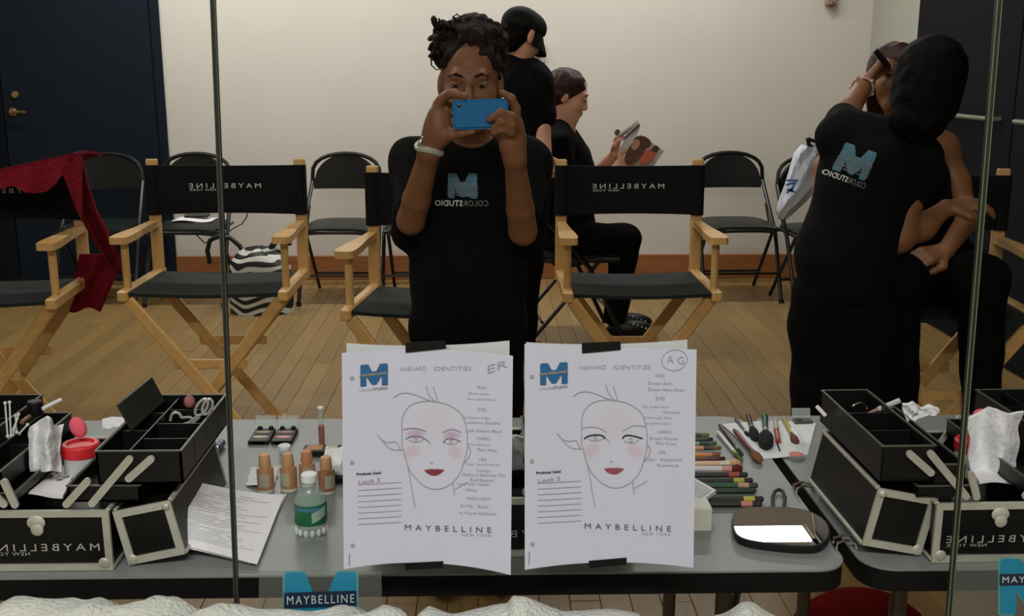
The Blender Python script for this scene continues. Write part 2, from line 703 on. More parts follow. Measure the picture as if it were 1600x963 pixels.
fl = MB().span(XL - .1, XR + .1, -2.2, WY + .1, -0.10, -0.012)
floor = struct('floor', fl, M_GAP)
BW = 0.082
cols = int((XR - XL) / BW) + 1
board_cache = {}
nb = 0
for c in range(cols):
    x0 = XL + c * BW
    x1 = min(x0 + BW, XR)
    y = 1.95 - random.random() * 1.2
    while y < WY:
        ln = random.choice((1.2, 1.5, 1.8, 2.1))
        ya, yb = max(y, 1.95), min(y + ln, WY)
        y += ln
        if yb - ya < 0.08:
            continue
        lim = lambda xx, yy: abs(xx - math.tan(YAW) * yy) < 0.52 * yy + 0.35
        if not (lim(x0, yb) or lim(x1, yb)):
            continue
        key = (round(x1 - x0, 3), round(yb - ya, 3))
        if key not in board_cache:
            board_cache[key] = MB().box((0, 0, -0.006), (key[0] - 0.0014, key[1] - 0.002, 0.012), None, 0.0012).mesh('floorboard', M_FLOOR, 30)
        b = link('floorboard', board_cache[key], floor)
        b.location = ((x0 + x1) / 2, (ya + yb) / 2, -random.random() * 0.0012)
        nb += 1
print('floorboards', nb)

struct('wall_back', MB().span(XL, XR + .1, WY, WY + .12, 0, CEIL), M_WALL)
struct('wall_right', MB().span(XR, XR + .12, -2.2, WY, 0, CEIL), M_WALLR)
struct('wall_left', MB().span(XL - .12, XL, -2.2, WY + .12, 0, CEIL), M_WALL)
struct('wall_front', MB().span(XL, XR, -2.32, -2.2, 0, CEIL), M_WALL)
struct('ceiling', MB().span(XL - .1, XR + .1, -2.3, WY + .1, CEIL, CEIL + .1), M_CEIL)
xd = W(251, 250, WY).x       # right edge of the navy door
struct('baseboard_back', MB().span(xd + .06, XR - .02, WY - .022, WY, 0, .165, .004), M_BASE)
struct('baseboard_right', MB().span(XR - .022, XR, 6.25, WY - .022, 0, .165, .004), M_BASE)

# navy double door at the left of the back wall
xg = W(8, 150, WY).x
d1 = struct('door_1', MB().span(xg + .004, xd, WY - .05, WY - .004, .012, 2.62, .003), M_NAVY, label='navy blue door leaf with brass deadbolt and lever')
hb = W(24, 148, WY - .05)
m = MB().lathe([(.024, 0), (.024, .008), (.02, .014), (.006, .016)], hb, Matrix.Rotation(PI / 2, 3, 'X'), 16)
part('deadbolt', m, mat('brass', rgb(168, 140, 96), .35, metal=.8), d1, 'round brass deadbolt')
hl = W(21, 175, WY - .05)
m = MB().lathe([(.026, 0), (.026, .008), (.012, .014), (.010, .045)], hl, Matrix.Rotation(PI / 2, 3, 'X'), 16)
m.tube([hl + Vector((0, -.045, 0)), hl + Vector((.03, -.05, .003)), hl + Vector((.10, -.05, .0))], [.009, .009, .006], 8)
part('handle', m, mat('brass', rgb(168, 140, 96), .35, metal=.8), d1, 'brass lever handle')
struct('door_2', MB().span(xg - 1.0, xg - .004, WY - .05, WY - .004, .012, 2.62, .003), M_NAVY2)
struct('trim_1', MB().span(xd, xd + .06, WY - .02, WY - .001, 0, 2.66, .003).span(xg - 1.06, xd + .06, WY - .02, WY - .001, 2.62, 2.7, .003), M_NAVY)

# dark navy doors along the right wall
ye = 6.17
for i, (ya, yb) in enumerate(((4.95, ye), (3.7, 4.94), (2.45, 3.69))):
    d = struct('door_%d' % (i + 3), MB().span(XR - .045, XR - .002, ya, yb, .01, CEIL - .05, .003), M_NAVY2)
    if i < 2:
        z = 1.16
        b = MB().tube([(XR - .045, ya + .12, z), (XR - .10, ya + .12, z), (XR - .10, yb - .12, z), (XR - .045, yb - .12, z)], .012, 8)
        part('push_bar', b, mat('dull_steel', rgb(150, 156, 140), .4, metal=.6), d, 'pale metal push bar')

# lamps on the ceiling
LAMP_AT = ('near the navy door', 'over the wall chairs at right', "over the director's chairs at left", "over the director's chairs at right", 'in front of the mirror')
for i, (x, y, sx, sy, w) in enumerate(LAMPS):
    t = thing('ceiling_light', 'long white fluorescent ceiling fixture %s, above the frame' % LAMP_AT[i], 'ceiling light', (x, y, CEIL - .09), 'fluorescent ceiling fixtures')
    part('housing', MB().box((0, 0, .06), (sx + .06, sy + .06, .06), None, .006), mat('lamp_housing', rgb(225, 225, 220), .5), t)
    part('end_plate', MB().box((-sx / 2 - .025, 0, .02), (.01, sy + .04, .06)), mat('lamp_housing', rgb(225, 225, 220), .5), t)
    part('end_plate', MB().box((sx / 2 + .025, 0, .02), (.01, sy + .04, .06)), mat('lamp_housing', rgb(225, 225, 220), .5), t)

# fittings on the back wall
p = W(839, 84, WY)
t = thing('wall_plate', 'small square wall plate with a dark round button beside the man in the cap', 'wall plate', p, world=True)
part('plate', MB().box((p.x, WY - .008, p.z), (.105, .014, .115), None, .004), mat('plate_grey', rgb(176, 172, 176), .5), t)
part('button', MB().lathe([(.03, 0), (.03, .012), (.022, .018)], (p.x + .005, WY - .016, p.z + .01), Matrix.Rotation(PI / 2, 3, 'X'), 16), M_BLK, t, 'dark round button')
p = W(1297, -4, WY)
t = thing('wall_sensor', 'small brown sensor box high on the cream wall', 'sensor', p, world=True)
part('body', MB().box((p.x, WY - .025, p.z), (.075, .05, .115), None, .012), mat('sensor_brown', rgb(150, 130, 112), .5), t)
part('lens', MB().ball((p.x, WY - .05, p.z - .045), (.022, .018, .02)), mat('sensor_lens', rgb(110, 84, 70), .3), t)

# ------------------------------------------------------------------ the mirror wall: joints between its panels and what is stuck on it
def joint(name, a, b, wdt, m, m2):
    A, B = W(*a, MY), W(*b, MY)
    d = (B - A).normalized()
    A2, B2 = A - d * .45, B + d * .25
    o = struct(name, MB().bar(A2, B2, wdt, .006, (0, 1, 0)), m)
    for k in (-.42, .42):
        off = Vector((wdt * k, -.0012, 0))
        part('bevel_edge', MB().bar(A2 + off, B2 + off, wdt * .16, .006, (0, 1, 0)), m2, o)
    return o


joint('trim_2', (333, 0), (371, 963), .0056, M_JOINT, mat('mirror_edge_mid', rgb(70, 78, 66), .35))
joint('trim_3', (1560, 0), (1482, 963), .0062, mat('mirror_edge_green', rgb(36, 42, 32), .4), M_JOINTL)

# ================================================================== FOLDING TABLES
def fold_table(name, label, x0, x1, legs):
    y0, y1 = 1.338, 2.0
    t = thing(name, label, 'table', ((x0 + x1) / 2, (y0 + y1) / 2, 0), 'folding tables under the mirror', world=True)
    def outline(ins):
        r = .045
        pts = []
        for cx, cy, a0 in ((x1 - r, y1 - r, 0), (x0 + r, y1 - r, 90), (x0 + r, y0 + r, 180), (x1 - r, y0 + r, 270)):
            for k in range(7):
                a = math.radians(a0 + 15 * k)
                pts.append((cx + (r - ins) * math.cos(a), cy + (r - ins) * math.sin(a)))
        return pts
    part('tabletop', MB().prism(outline(0), lambda x, y, h: Vector((x, y, h)), 1).xf(Matrix.Translation((0, 0, TZ - .003)) @ Matrix.Diagonal((1, 1, .003, 1))), M_GREY, t)
    part('edge_band', MB().prism(outline(.0006), lambda x, y, h: Vector((x, y, h)), 1).xf(Matrix.Translation((0, 0, TZ - .034)) @ Matrix.Diagonal((1, 1, .031, 1))), M_EDGE, t)
    ap = MB()
    ap.span(x0 + .08, x1 - .08, y0 + .10, y0 + .12, TZ - .06, TZ - .034)
    ap.span(x0 + .08, x1 - .08, y1 - .12, y1 - .10, TZ - .06, TZ - .034)
    part('apron', ap, M_EDGE, t)
    steel = mat('leg_steel', rgb(96, 92, 84), .4, metal=.6)
    for x in legs:
        for y in (y0 + .10, y1 - .12):
            part('leg', MB().tube([(x, y, TZ - .05), (x, y, .03)], .0125, 10), steel, t)
        part('foot_bar', MB().tube([(x, y0 + .10, .03), (x, (y0 + y1) / 2, .035), (x, y1 - .12, .03)], .0125, 10), steel, t)
        part('brace', MB().tube([(x, y0 + .14, .40), (x + .10, (y0 + y1) / 2, TZ - .06)], .007, 8), steel, t)
    return t


XT = .5
fold_table('folding_table', 'long grey folding table with black edge, carrying the face charts and left makeup case', -1.75, XT, (-1.5, W(1127, 945, 1.45).x))
fold_table('folding_table', 'grey folding table at the right, carrying the right makeup case', XT + .02, 1.95, (W(1398, 945, 1.45).x, 1.7))
for i, (px, py) in enumerate(((1258, 770), (1326, 856))):
    c = G(px, py, TZ)
    x = XT + .010
    w = MB()
    for dy in (-.008, .008):
        w.tube([(x - .012, c.y + dy, TZ + .002), (x - .012, c.y + dy, TZ + .011), (x, c.y + dy, TZ + .015), (x + .014, c.y + dy, TZ + .011), (x + .018, c.y + dy, TZ + .002)], .0022, 6)
    w.tube([(x - .012, c.y - .008, TZ + .0025), (x - .012, c.y + .008, TZ + .0025)], .0022, 6)
    one('table_clamp', w, M_CHROME, ('shiny wire clamp bridging the two tables farther from the mirror', 'shiny wire clamp bridging the two tables at their near corners')[i], 'clamp', 'wire clamps joining the tables')

# ================================================================== CHAIRS
def director_chair(name, label, xc, yb, width=.56, rot=0.0, lettered=True, seat_z=.625):
    """yb: depth of the back posts.  Local: back at y=+.2, front at y=-.22, x across."""
    t = thing(name, label, 'chair', (0, 0, 0), "canvas director's chairs")
    hw = width / 2
    dz = seat_z - .625
    for s in (-1, 1):
        x = s * (hw - .022)
        part('back_post', MB().bar((x, .195, .60 + dz), (x, .205, 1.062 + dz), .042, .022, (0, 1, 0), .004), M_WOOD, t)
        part('side_rail', MB().bar((x, -.235, .622 + dz), (x, .235, .622 + dz), .036, .040, (0, 0, 1), .006), M_WOOD, t)
        part('arm_post', MB().tube([(x, -.165, .63 + dz), (x, -.165, .808 + dz)], .0135, 12), M_WOOD, t)
        # arm rest: a paddle, widest near the front
        prof = [(-.235, .020), (-.225, .030), (-.18, .033), (-.10, .030), (.0, .022), (.12, .017), (.215, .016)]
        pts = [(w_, y_) for y_, w_ in prof] + [(-w_, y_) for y_, w_ in reversed(prof)]
        part('arm_rest', MB().prism(pts, lambda a, b, h: Vector((x + a, b, .806 + dz + h * .024)), 1), M_WOOD, t)
    # X legs, front pair and rear pair
    a = hw - .035
    for y, off in ((-.20, 0), (.14, .0)):
        for s in (-1, 1):
            part('leg', MB().bar((s * a, y + .012 * s, .605 + dz), (-s * a * .64, y + .012 * s, .05), .042, .019, (0, 1, 0), .004), M_WOOD, t)
    for s in (-1, 1):
        part('foot_rail', MB().bar((s * a * .64, -.235, .028), (s * a * .64, .20, .028), .034, .045, (0, 0, 1), .006), M_WOOD, t)
    xs = a * (.365 - .235) / .365 + .035
    for y in (-.186, .158):
        part('stretcher', MB().bar((-xs, y, .365), (xs, y, .365), .012, .036, (0, 0, 1), .003), M_WOOD, t)
    # canvas back: a shallow sling round the posts
    bz0, bz1 = .852 + dz, 1.040 + dz
    def back(u, v):
        x = -hw + u * width
        return (x, .178 + .022 * (1 - (2 * u - 1) ** 2), bz0 + (bz1 - bz0) * v + .004 * math.sin(PI * u) * (1 - 2 * v))
    bk = part('canvas_back', MB().grid(back, 16, 4, .012, (0, 1, 0)), M_CANVAS, t)
    part('back_sleeve', MB().tube([(-hw + .022, .195, bz0), (-hw + .022, .195, bz1)], .026, 10), M_CANVAS, bk)
    part('back_sleeve', MB().tube([(hw - .022, .195, bz0), (hw - .022, .195, bz1)], .026, 10), M_CANVAS, bk)
    if lettered:
        h0 = bz0 + .10
        fr = lambda u, v: Vector((-.141 + .272 * u, back((-.141 + .272 * u + hw) / width, .5)[1] - .0015, h0 + v * .018))
        part('lettering', text_on(MB(), 'MAYBELLINE', fr, 0, 1.5, True), M_PRINTW, bk, 'white mirrored lettering', smooth=0)
        fr2 = lambda u, v: Vector((-.141 + .10 * u, back((-.141 + .10 * u + hw) / width, .5)[1] - .0017, h0 - .011 + v * .008))
        part('lettering', text_on(MB(), 'NEW YORK', fr2, 0, 1.2, True), M_PRINTW, bk, 'small white mirrored lettering', smooth=0)
    # canvas seat
    def seat(u, v):
        return (-hw + .03 + u * (width - .06), -.215 + .41 * v, .632 + dz - .009 * math.sin(PI * u))
    part('canvas_seat', MB().grid(seat, 12, 6, .012, (0, 0, -1)), M_SEAT, t)
    t.location = (xc, yb - .2, 0)
    t.rotation_euler = (0, 0, rot)
    return t


def px_chair(l, r, py, yb):
    a, b = W(l, py, yb), W(r, py, yb)
    return (a.x + b.x) / 2, b.x - a.x


xB, wB = px_chair(230, 478, 290, 4.05)
xD, wD = px_chair(868, 1099, 290, 4.0)
director_chair('director_chair', "wooden director's chair with lettered black canvas, left of the photographer, crossed by the mirror joint", xB, 4.05, wB)
director_chair('director_chair', "wooden director's chair with lettered black canvas, standing right of the photographer", xD, 4.0, wD)
xA = W(127, 290, 3.90).x - .262
director_chair('director_chair', "wooden director's chair draped with a dark red fleece at the left edge", xA, 3.90, .56, math.radians(5.5))
xC = W(559, 290, 3.72).x + .275
director_chair('director_chair', "wooden director's chair half hidden behind the photographer taking the picture", xC, 3.72, .55, math.radians(-7), False)
EX, EY = W(1440, 400, 3.55).x, 3.62
director_chair('director_chair', "wooden director's chair the woman with bare shoulder sits in", EX, EY, .56, math.radians(-6), False)


# ---- the red fleece over the left chair
def lerp_list(L, x):
    for i in range(len(L) - 1):
        if L[i][0] <= x <= L[i + 1][0]:
            t = (x - L[i][0]) / (L[i + 1][0] - L[i][0])
            return L[i][1] + t * (L[i + 1][1] - L[i][1])
    return L[0][1] if x < L[0][0] else L[-1][1]


YF = 3.66
top = [(-70, 288), (0, 269), (60, 256), (118, 243), (127, 246)]
bot = [(-70, 300), (0, 296), (20, 290), (38, 300), (55, 303), (74, 299), (88, 286), (97, 272), (103, 285), (127, 345)]
fz = MB()
def drape(u, v):
    x = -70 + 197 * u
    yt, yb_ = lerp_list(top, x), lerp_list(bot, x)
    D = YF - .012 * math.sin(u * 26) * v - .02 * v
    return W(x, yt + (yb_ - yt) * v, D)
fz.grid(drape, 40, 8, .012, (0, 1, 0))
def over(u, v):
    x = -70 + 190 * u
    p = W(x, lerp_list(top, x), YF)
    a = v * PI * .5
    return p + Vector((0, .24 * v, .008 * math.sin(v * PI) - .02 * v))
fz.grid(over, 40, 8, .010, (0, 0, 1))
tl = [(0, (92, 246), (127, 246)), (.3, (103, 285), (136, 288)), (.55, (117, 325), (150, 330)), (.8, (143, 372), (172, 372)), (1, (168, 412), (196, 428))]
def tail(u, v):
    for i in range(len(tl) - 1):
        if tl[i][0] <= v <= tl[i + 1][0] + 1e-9:
            t = (v - tl[i][0]) / (tl[i + 1][0] - tl[i][0])
            a = [tl[i][1][k] + t * (tl[i + 1][1][k] - tl[i][1][k]) for k in (0, 1)]
            b = [tl[i][2][k] + t * (tl[i + 1][2][k] - tl[i][2][k]) for k in (0, 1)]
            break
    x, y = a[0] + (b[0] - a[0]) * u, a[1] + (b[1] - a[1]) * u
    return W(x, y, YF + .01 + .10 * v + .018 * math.sin(u * 9 + v * 4))
fz.grid(tail, 10, 20, .014, (0, 1, 0))
def tail2(u, v):
    L, R_ = 124 - 21 * v, 194 - 38 * v
    return W(L + (R_ - L) * u, 398 + v * (87 + 4 * math.sin(u * 7)), YF + .20 + .02 * math.sin(u * 11 + 2 * v))
fz.grid(tail2, 14, 16, .014, (0, 1, 0))
one('fleece_throw', fz, M_RED, 'dark red fleece draped over the chair at the left edge', 'cloth')


# ---- black metal folding chairs
def folding_proto(seat_mat):
    t = thing('folding_chair', 'x', 'chair', (0, 0, 0), 'black metal folding chairs')
    hw, S = .235, 1.0
    # front leg + back loop in one bent tube
    top = []
    for k in range(13):
        a = PI * k / 12
        top.append((-math.cos(a) * (hw - .02) if 0 < k < 12 else (-hw + .02 if k == 0 else hw - .02), .215 + .015 * math.sin(a), .70 + .175 * math.sin(a) ** .55))
    pts = [(-hw, -.24, .01), (-hw, -.05, .40)] + top + [(hw, -.05, .40), (hw, -.24, .01)]
    part('main_frame', MB().tube(pts, .0125, 8), M_BLKM, t)
    for s in (-1, 1):
        part('rear_leg', MB().tube([(s * (hw - .03), -.11, .44), (s * (hw - .03), .26, .01)], .011, 8), M_BLKM, t)
        part('rubber_foot', MB().tube([(s * hw, -.24, .022), (s * hw, -.245, .0)], .016, 8), M_BLK, t)
        part('hinge', MB().bar((s * (hw - .015), .02, .42), (s * (hw - .015), .14, .56), .006, .02, (0, 0, 1)), M_BLKM, t)
    part('stretcher', MB().tube([(-hw, -.17, .17), (hw, -.17, .17)], .008, 8), M_BLKM, t)
    part('stretcher', MB().tube([(-hw + .03, .19, .12), (hw - .03, .19, .12)], .008, 8), M_BLKM, t)
    # padded back, rounded at its top corners
    def back(u, v):
        a = PI * u
        x = -math.cos(a) * (hw - .035) if v > .5 else (-1 + 2 * u) * (hw - .022)
        zt = .69 + .165 * math.sin(a) ** .5
        return ((-1 + 2 * u) * (hw - .03), .205 + .02 * math.sin(PI * u), .655 + (max(.70, .655 + .215 * min(1, (4 * u * (1 - u)) ** .42)) - .655) * v)
    part('backrest', MB().grid(back, 16, 6, .03, (0, 1, 0)), M_VINYL, t)
    def seat(u, v):
        w = (hw - .025) * (1 - .08 * (2 * v - 1) ** 2)
        return ((-1 + 2 * u) * w, -.215 + .40 * v, .475 - .012 * (1 - 4 * u * (1 - u)) ** 2 - .01 * (1 - v) ** 3)
    part('seat', MB().grid(seat, 10, 8, .035, (0, 0, -1)), seat_mat, t)
    part('seat_frame', MB().tube([(-hw + .02, .19, .445), (-hw + .015, -.20, .442), (0, -.222, .442), (hw - .015, -.20, .442), (hw - .02, .19, .445)], .009, 8), M_BLKM, t)
    return t


fp = folding_proto(M_VINYLS)
spots = [(168, 6.7, 3, 'black folding chair against the navy door, behind the red fleece', 115, 240),
         (305, 6.68, 0, 'black folding chair by the cream wall, phone and white paper on its seat', 113, 236),
         (538, 6.68, -2, "black folding chair with bare seat, seen left of the director's chair behind the photographer", 115, 238),
         (662, 6.68, 0, 'black folding chair mostly hidden behind the photographer', 115, 238),
         (1143, 6.7, 2, 'black folding chair by the wall, left neighbour of the one with the white bag', 114, 234),
         (1276, 6.42, 6, 'black folding chair with a white plastic bag hung on its back', 116, 230)]
for i, (px, y, r, lab, w, pt) in enumerate(spots):
    o = fp if i == 0 else copy_tree(fp)
    p = W(px, pt, y)
    o.location = (p.x, y - .22, 0)
    o.scale = (1, 1, 1)
    o.rotation_euler = (0, 0, math.radians(r))
    o['label'] = lab
# the one under the reading woman, facing right
o = copy_tree(fp)
F5 = G(905, 527)
o.location = (W(893, 400, 5.5).x, 5.5, 0)
o.rotation_euler = (0, 0, math.radians(97))
o['label'] = 'black folding chair turned sideways under the woman reading a magazine'

# ================================================================== PEOPLE
def A(v):
    return np.array(v, float)


def head(fig, c, R, s=1.0, nose=1.0):
    """Skull, face, nose, chin, ears blended into fig; c is the middle of the skull, R columns right/forward/up."""
    c = A(c)
    P = lambda x, y, z: c + s * (R @ A((x, y, z)))
    fig.ell(P(0, -.012, .03), (.072 * s, .090 * s, .082 * s), R, .02)
    fig.ell(P(0, .022, -.035), (.058 * s, .066 * s, .080 * s), R, .03)
    fig.cone(P(-.018, .060, -.093), P(.018, .060, -.093), .022 * s, .022 * s, .02)
    fig.ell(P(-.035, .052, -.03), (.028 * s, .028 * s, .03 * s), R, .02)
    fig.ell(P(.035, .052, -.03), (.028 * s, .028 * s, .03 * s), R, .02)
    fig.cone(P(-.032, .074, .022), P(.032, .074, .022), .012 * s, .012 * s, .015)
    fig.sub(P(-.031, .098, .002), .014 * s, .014)
    fig.sub(P(.031, .098, .002), .014 * s, .014)
    fig.cone(P(0, .082, .008), P(0, .104 + .006 * nose, -.030), .008 * s, .0115 * s, .010)
    fig.cone(P(-.012, .092, -.036), P(.012, .092, -.036), .008 * s, .008 * s, .008)
    fig.ell(P(0, .081, -.058), (.021 * s, .013 * s, .006 * s), R, .006)
    fig.ell(P(0, .079, -.069), (.019 * s, .013 * s, .007 * s), R, .006)
    for q in (-1, 1):
        fig.ell(P(q * .072, -.008, -.008), (.009 * s, .019 * s, .031 * s), R, .008)
    return P


def face_parts(P, R, s, root, lips=M_LIP, brow=M_HAIR1, skin=M_SKIN1):
    Rm = Matrix([list(r) for r in R])
    for q in (-1, 1):
        e = part('eye', MB().ball(P(q * .031, .079, .002), (.0125 * s, .0105 * s, .0055 * s), Rm), M_EYEW, root)
        part('eyelid', MB().ball(P(q * .031, .0795, .0062), (.0140 * s, .0112 * s, .0052 * s), Rm), skin, root)
        part('iris', MB().ball(P(q * .031, .0872, .002), (.006 * s, .0035 * s, .006 * s), Rm, 10, 6), M_EYEB, e)
        part('eyebrow', MB().tube([P(q * .014, .0865, .021), P(q * .030, .0865, .027), P(q * .048, .074, .021)], [.0028 * s, .0034 * s, .0015 * s], 6), brow, root)
    part('lips', MB().ball(P(0, .0865, -.058), (.020 * s, .009 * s, .005 * s), Rm).ball(P(0, .0845, -.068), (.018 * s, .0095 * s, .006 * s), Rm), lips, root)


def hand(fig, w, f, n, side, curl, s=1.0, spread=.0, thumb=.5):
    """Generic hand: wrist w, pointing f, palm normal n (curl goes towards n), thumb on the given side (+1 right of f x n)."""
    f, n = Vector(f).normalized(), Vector(n)
    n = (n - f * n.dot(f)).normalized()
    t = f.cross(n) * side
    w = Vector(w)
    for k in range(4):
        o = t * (.027 - .018 * k) * s
        fig.cone(w + t * (.012 - .008 * k) * s, w + f * .082 * s + o, .014 * s, .0115 * s, .014)
    for k, ln in enumerate((.072, .080, .074, .058)):
        b = w + f * (.086 - .003 * abs(k - 1)) * s + t * (.028 - .0185 * k) * s
        d = (f + t * spread * (1.5 - k)).normalized()
        pts, rs = [b], [.0098 * s]
        c = curl[k] if isinstance(curl, (list, tuple)) else curl
        for j, q in enumerate((.45, .30, .25)):
            d = (Matrix.Rotation(c * (1.0, 1.15, .8)[j], 3, f.cross(n)) @ d)
            b = b + d * ln * q * s
            pts.append(b)
            rs.append((.0088, .0080, .0068)[j] * s)
        fig.chain(pts, rs, .006)
    b0 = w + f * .022 * s + t * .022 * s
    b1 = b0 + (t * .75 + f * .7 + n * .25).normalized() * .042 * s
    b2 = b1 + (f * 1.0 + t * (.35 - thumb) + n * thumb).normalized() * .032 * s
    b3 = b2 + (f * 1.0 + t * (.2 - thumb) + n * thumb * 1.3).normalized() * .026 * s
    fig.chain([b0, b1, b2, b3], [.015 * s, .0115 * s, .0100 * s, .0078 * s], .010)


def strands(amp, sc, seed=0):
    """A small field of ripples that breaks a hair mass into locks."""
    def fn(X, Y, Z):
        return amp * (np.sin(X * sc + 1.7 * np.sin(Z * sc * .6 + seed)) * np.sin(Y * sc * 1.1 + seed + 1.3 * np.sin(X * sc * .5)) + .6 * np.sin(Z * sc * 1.3 + 2 * np.sin(Y * sc * .7 + seed)))
    return fn


def folds(amp, seed=0):
    def fn(X, Y, Z):
        return amp * (np.sin(Z * 46 + 3 * np.sin(X * 19 + seed) + 2 * np.sin(Y * 23)) * .6 + np.sin(X * 38 + Z * 22 + seed))
    return fn


# ------------------------------------------------------------------ the photographer, facing the mirror
D0 = 2.72
p1 = thing('person', 'woman with pinned-up dark hair photographing herself with a blue phone', 'person', W(738, 540, 2.75) * 1.0, world=True)
p1.location.z = 0
J = lambda x, y, D=D0: A(W(x, y, D))
R1 = frame((-.03, -1, -.06))
b = Fig()
HC = J(735, 130, 2.70)
HH = J(735, 122, 2.70)
P1 = head(b, HC, R1, 1.03)
b.cone(J(735, 172, 2.735), J(735, 225, 2.75), .047, .052, .02)
ZF = HC[2]
sl, sr = J(645, 246, 2.76), J(826, 246, 2.76)
el, er = J(642, 345, 2.60), J(817, 362, 2.60)
wl, wr = J(671, 236, 2.47), J(804, 246, 2.46)
ch, wa, hi = J(735, 300, 2.76), J(732, 410, 2.76), J(732, 520, 2.76)
b.under(J(690, 240, 2.76), J(782, 240, 2.76), .055, .055, .03)
b.under(ch, wa, .115, .105, .05)
b.under(wa, hi, .105, .12, .05)
b.under(J(690, 238, 2.76), sl, .05, .042, .03)
b.under(J(782, 238, 2.76), sr, .05, .042, .03)
for s_, e_, w_ in ((sl, el, wl), (sr, er, wr)):
    b.cone(s_, e_, .030, .033, .012)
    m_ = e_ * .68 + w_ * .32
    b.cone(e_, m_, .0355, .0335, .008)
    b.cone(m_, w_, .0335, .0235, .008)
# legs
for q in (-1, 1):
    hp = hi + A((q * .062, 0, 0))
    kn = A((hp[0] + q * .005, 2.76, .42))
    an = A((hp[0], 2.80, .09))
    b.under(hp, kn, .095, .06, .04)
    b.under(kn, an, .058, .038, .03)
    b.under(an + A((0, 0, -.04)), an + A((0, -.15, -.06)), .034, .03, .02)
# hand at the left of the phone
PD = 2.42
h_ = lambda x, y, D=2.44: A(W(x, y, D))
b.cone(wl, h_(684, 200, 2.46), .024, .028, .02)
b.cone(h_(676, 208, 2.46), h_(679, 180, 2.45), .020, .016, .02)
b.cone(h_(690, 212, 2.455), h_(692, 175, 2.455), .022, .016, .02)
b.chain([h_(680, 178, 2.45), h_(689, 156, 2.44), h_(703, 146, 2.425), h_(727, 150.5, 2.412)], [.0125, .0105, .0092, .0075], .006)
b.chain([h_(676, 184, 2.46), h_(684, 162, 2.455), h_(697, 149, 2.44), h_(711, 142.5, 2.43)], [.012, .010, .009, .0075], .006)
b.chain([h_(674, 192, 2.47), h_(682, 170, 2.475), h_(696, 160, 2.475), h_(708, 164, 2.47)], [.012, .010, .0085, .0072], .006)
b.chain([h_(676, 200, 2.475), h_(684, 182, 2.485), h_(698, 176, 2.485), h_(709, 181, 2.48)], [.011, .0095, .008, .007], .006)
b.chain([h_(690, 216, 2.455), h_(704, 211, 2.44), h_(720, 208, 2.43), h_(739, 205.5, 2.42)], [.018, .0125, .0105, .0078], .008)
# hand at the right of the phone
b.cone(wr, h_(801, 218, 2.45), .024, .026, .02)
b.cone(h_(796, 225, 2.45), h_(800, 190, 2.45), .022, .017, .02)
b.cone(h_(808, 222, 2.46), h_(807, 195, 2.455), .018, .015, .02)
b.chain([h_(806, 196, 2.45), h_(806, 170, 2.44), h_(799, 154, 2.43), h_(785, 145, 2.425)], [.013, .0105, .0095, .0075], .006)
b.chain([h_(808, 200, 2.44), h_(799, 182, 2.408), h_(782, 176, 2.395), h_(764, 187, 2.40)], [.0125, .0105, .009, .0075], .005)
b.chain([h_(808, 208, 2.44), h_(800, 196, 2.405), h_(784, 190.5, 2.395), h_(771, 199, 2.402)], [.012, .0102, .0088, .0072], .005)
b.chain([h_(807, 216, 2.44), h_(798, 207, 2.41), h_(784, 203, 2.40), h_(770, 208, 2.404)], [.011, .0095, .008, .0068], .005)
b.chain([h_(797, 222, 2.455), h_(788, 214, 2.455), h_(778, 210, 2.45), h_(766, 206, 2.445)], [.016, .0115, .0095, .0078], .007)
fig_part('body', b, M_SKIN1, p1, .0042)
face_parts(P1, R1, 1.03, p1)
part('earring', MB().ball(P1(-.078, .004, -.036), .006), M_CHROME, p1, 'small bright stud earring')
# hair: pinned up, curls to the left
h = Fig()
h.ell(HH + A((0, .022, .052)), (.080, .088, .066), None, .03)
h.ell(J(735, 55, 2.73), (.062, .07, .042), None, .03)
h.ell(J(752, 62, 2.72), (.06, .06, .045), None, .03)
h.ell(J(703, 62, 2.74), (.042, .05, .042), None, .025)
h.ell(J(692, 80, 2.75), (.026, .05, .035), None, .02)
h.ell(J(775, 85, 2.74), (.026, .06, .05), None, .02)
h.ell(J(738, 37, 2.74), (.035, .05, .022), None, .02)
h.chain([J(700, 92, 2.66), J(694, 112, 2.67)], [.014, .008], .012)
h.chain([J(772, 96, 2.66), J(779, 118, 2.68)], [.014, .008], .012)
hp = fig_part('hair', h, M_HAIR1, p1, .0045, 0, (), strands(.0045, 120))
curls = MB()
rc = random.Random(5)
for k in range(26):
    x, y = rc.uniform(678, 712), rc.uniform(34, 92)
    c0 = W(x, y, 2.70 + rc.uniform(-.02, .05))
    r0 = rc.uniform(.008, .015)
    ax_ = Matrix.Rotation(rc.uniform(0, 6), 3, 'Z') @ Matrix.Rotation(rc.uniform(.5, 1.6), 3, 'X')
    curls.tube([c0 + ax_ @ Vector((r0 * math.cos(a / 8 * 2 * PI), r0 * math.sin(a / 8 * 2 * PI), .0012 * a)) for a in range(10)], [.005 if 0 < a < 9 else .002 for a in range(10)], 6)
for k in range(16):
    x = rc.uniform(700, 775)
    c0 = W(x, 50 + abs(x - 738) * .5, 2.69)
    d = Vector((rc.uniform(-.03, .03), rc.uniform(-.01, .02), rc.uniform(.022, .042)))
    curls.tube([c0, c0 + d * .6 + Vector((rc.uniform(-.008, .008), -.01, 0)), c0 + d, c0 + d * 1.1 + Vector((rc.choice((-.014, .014)), 0, -.004))], [.008, .008, .006, .002], 6)
part('curls', curls, M_HAIR1, hp)
L0 = [(690, 55), (679, 72), (673, 88), (674, 102), (682, 109), (690, 108)]
part('loose_strand', MB().tube([W(x, y, 2.69) for x, y in L0], [.003, .0025, .0022, .002, .0016, .001], 5), M_HAIR1, hp)
L1 = [(715, 35), (708, 26), (714, 22), (720, 27)]
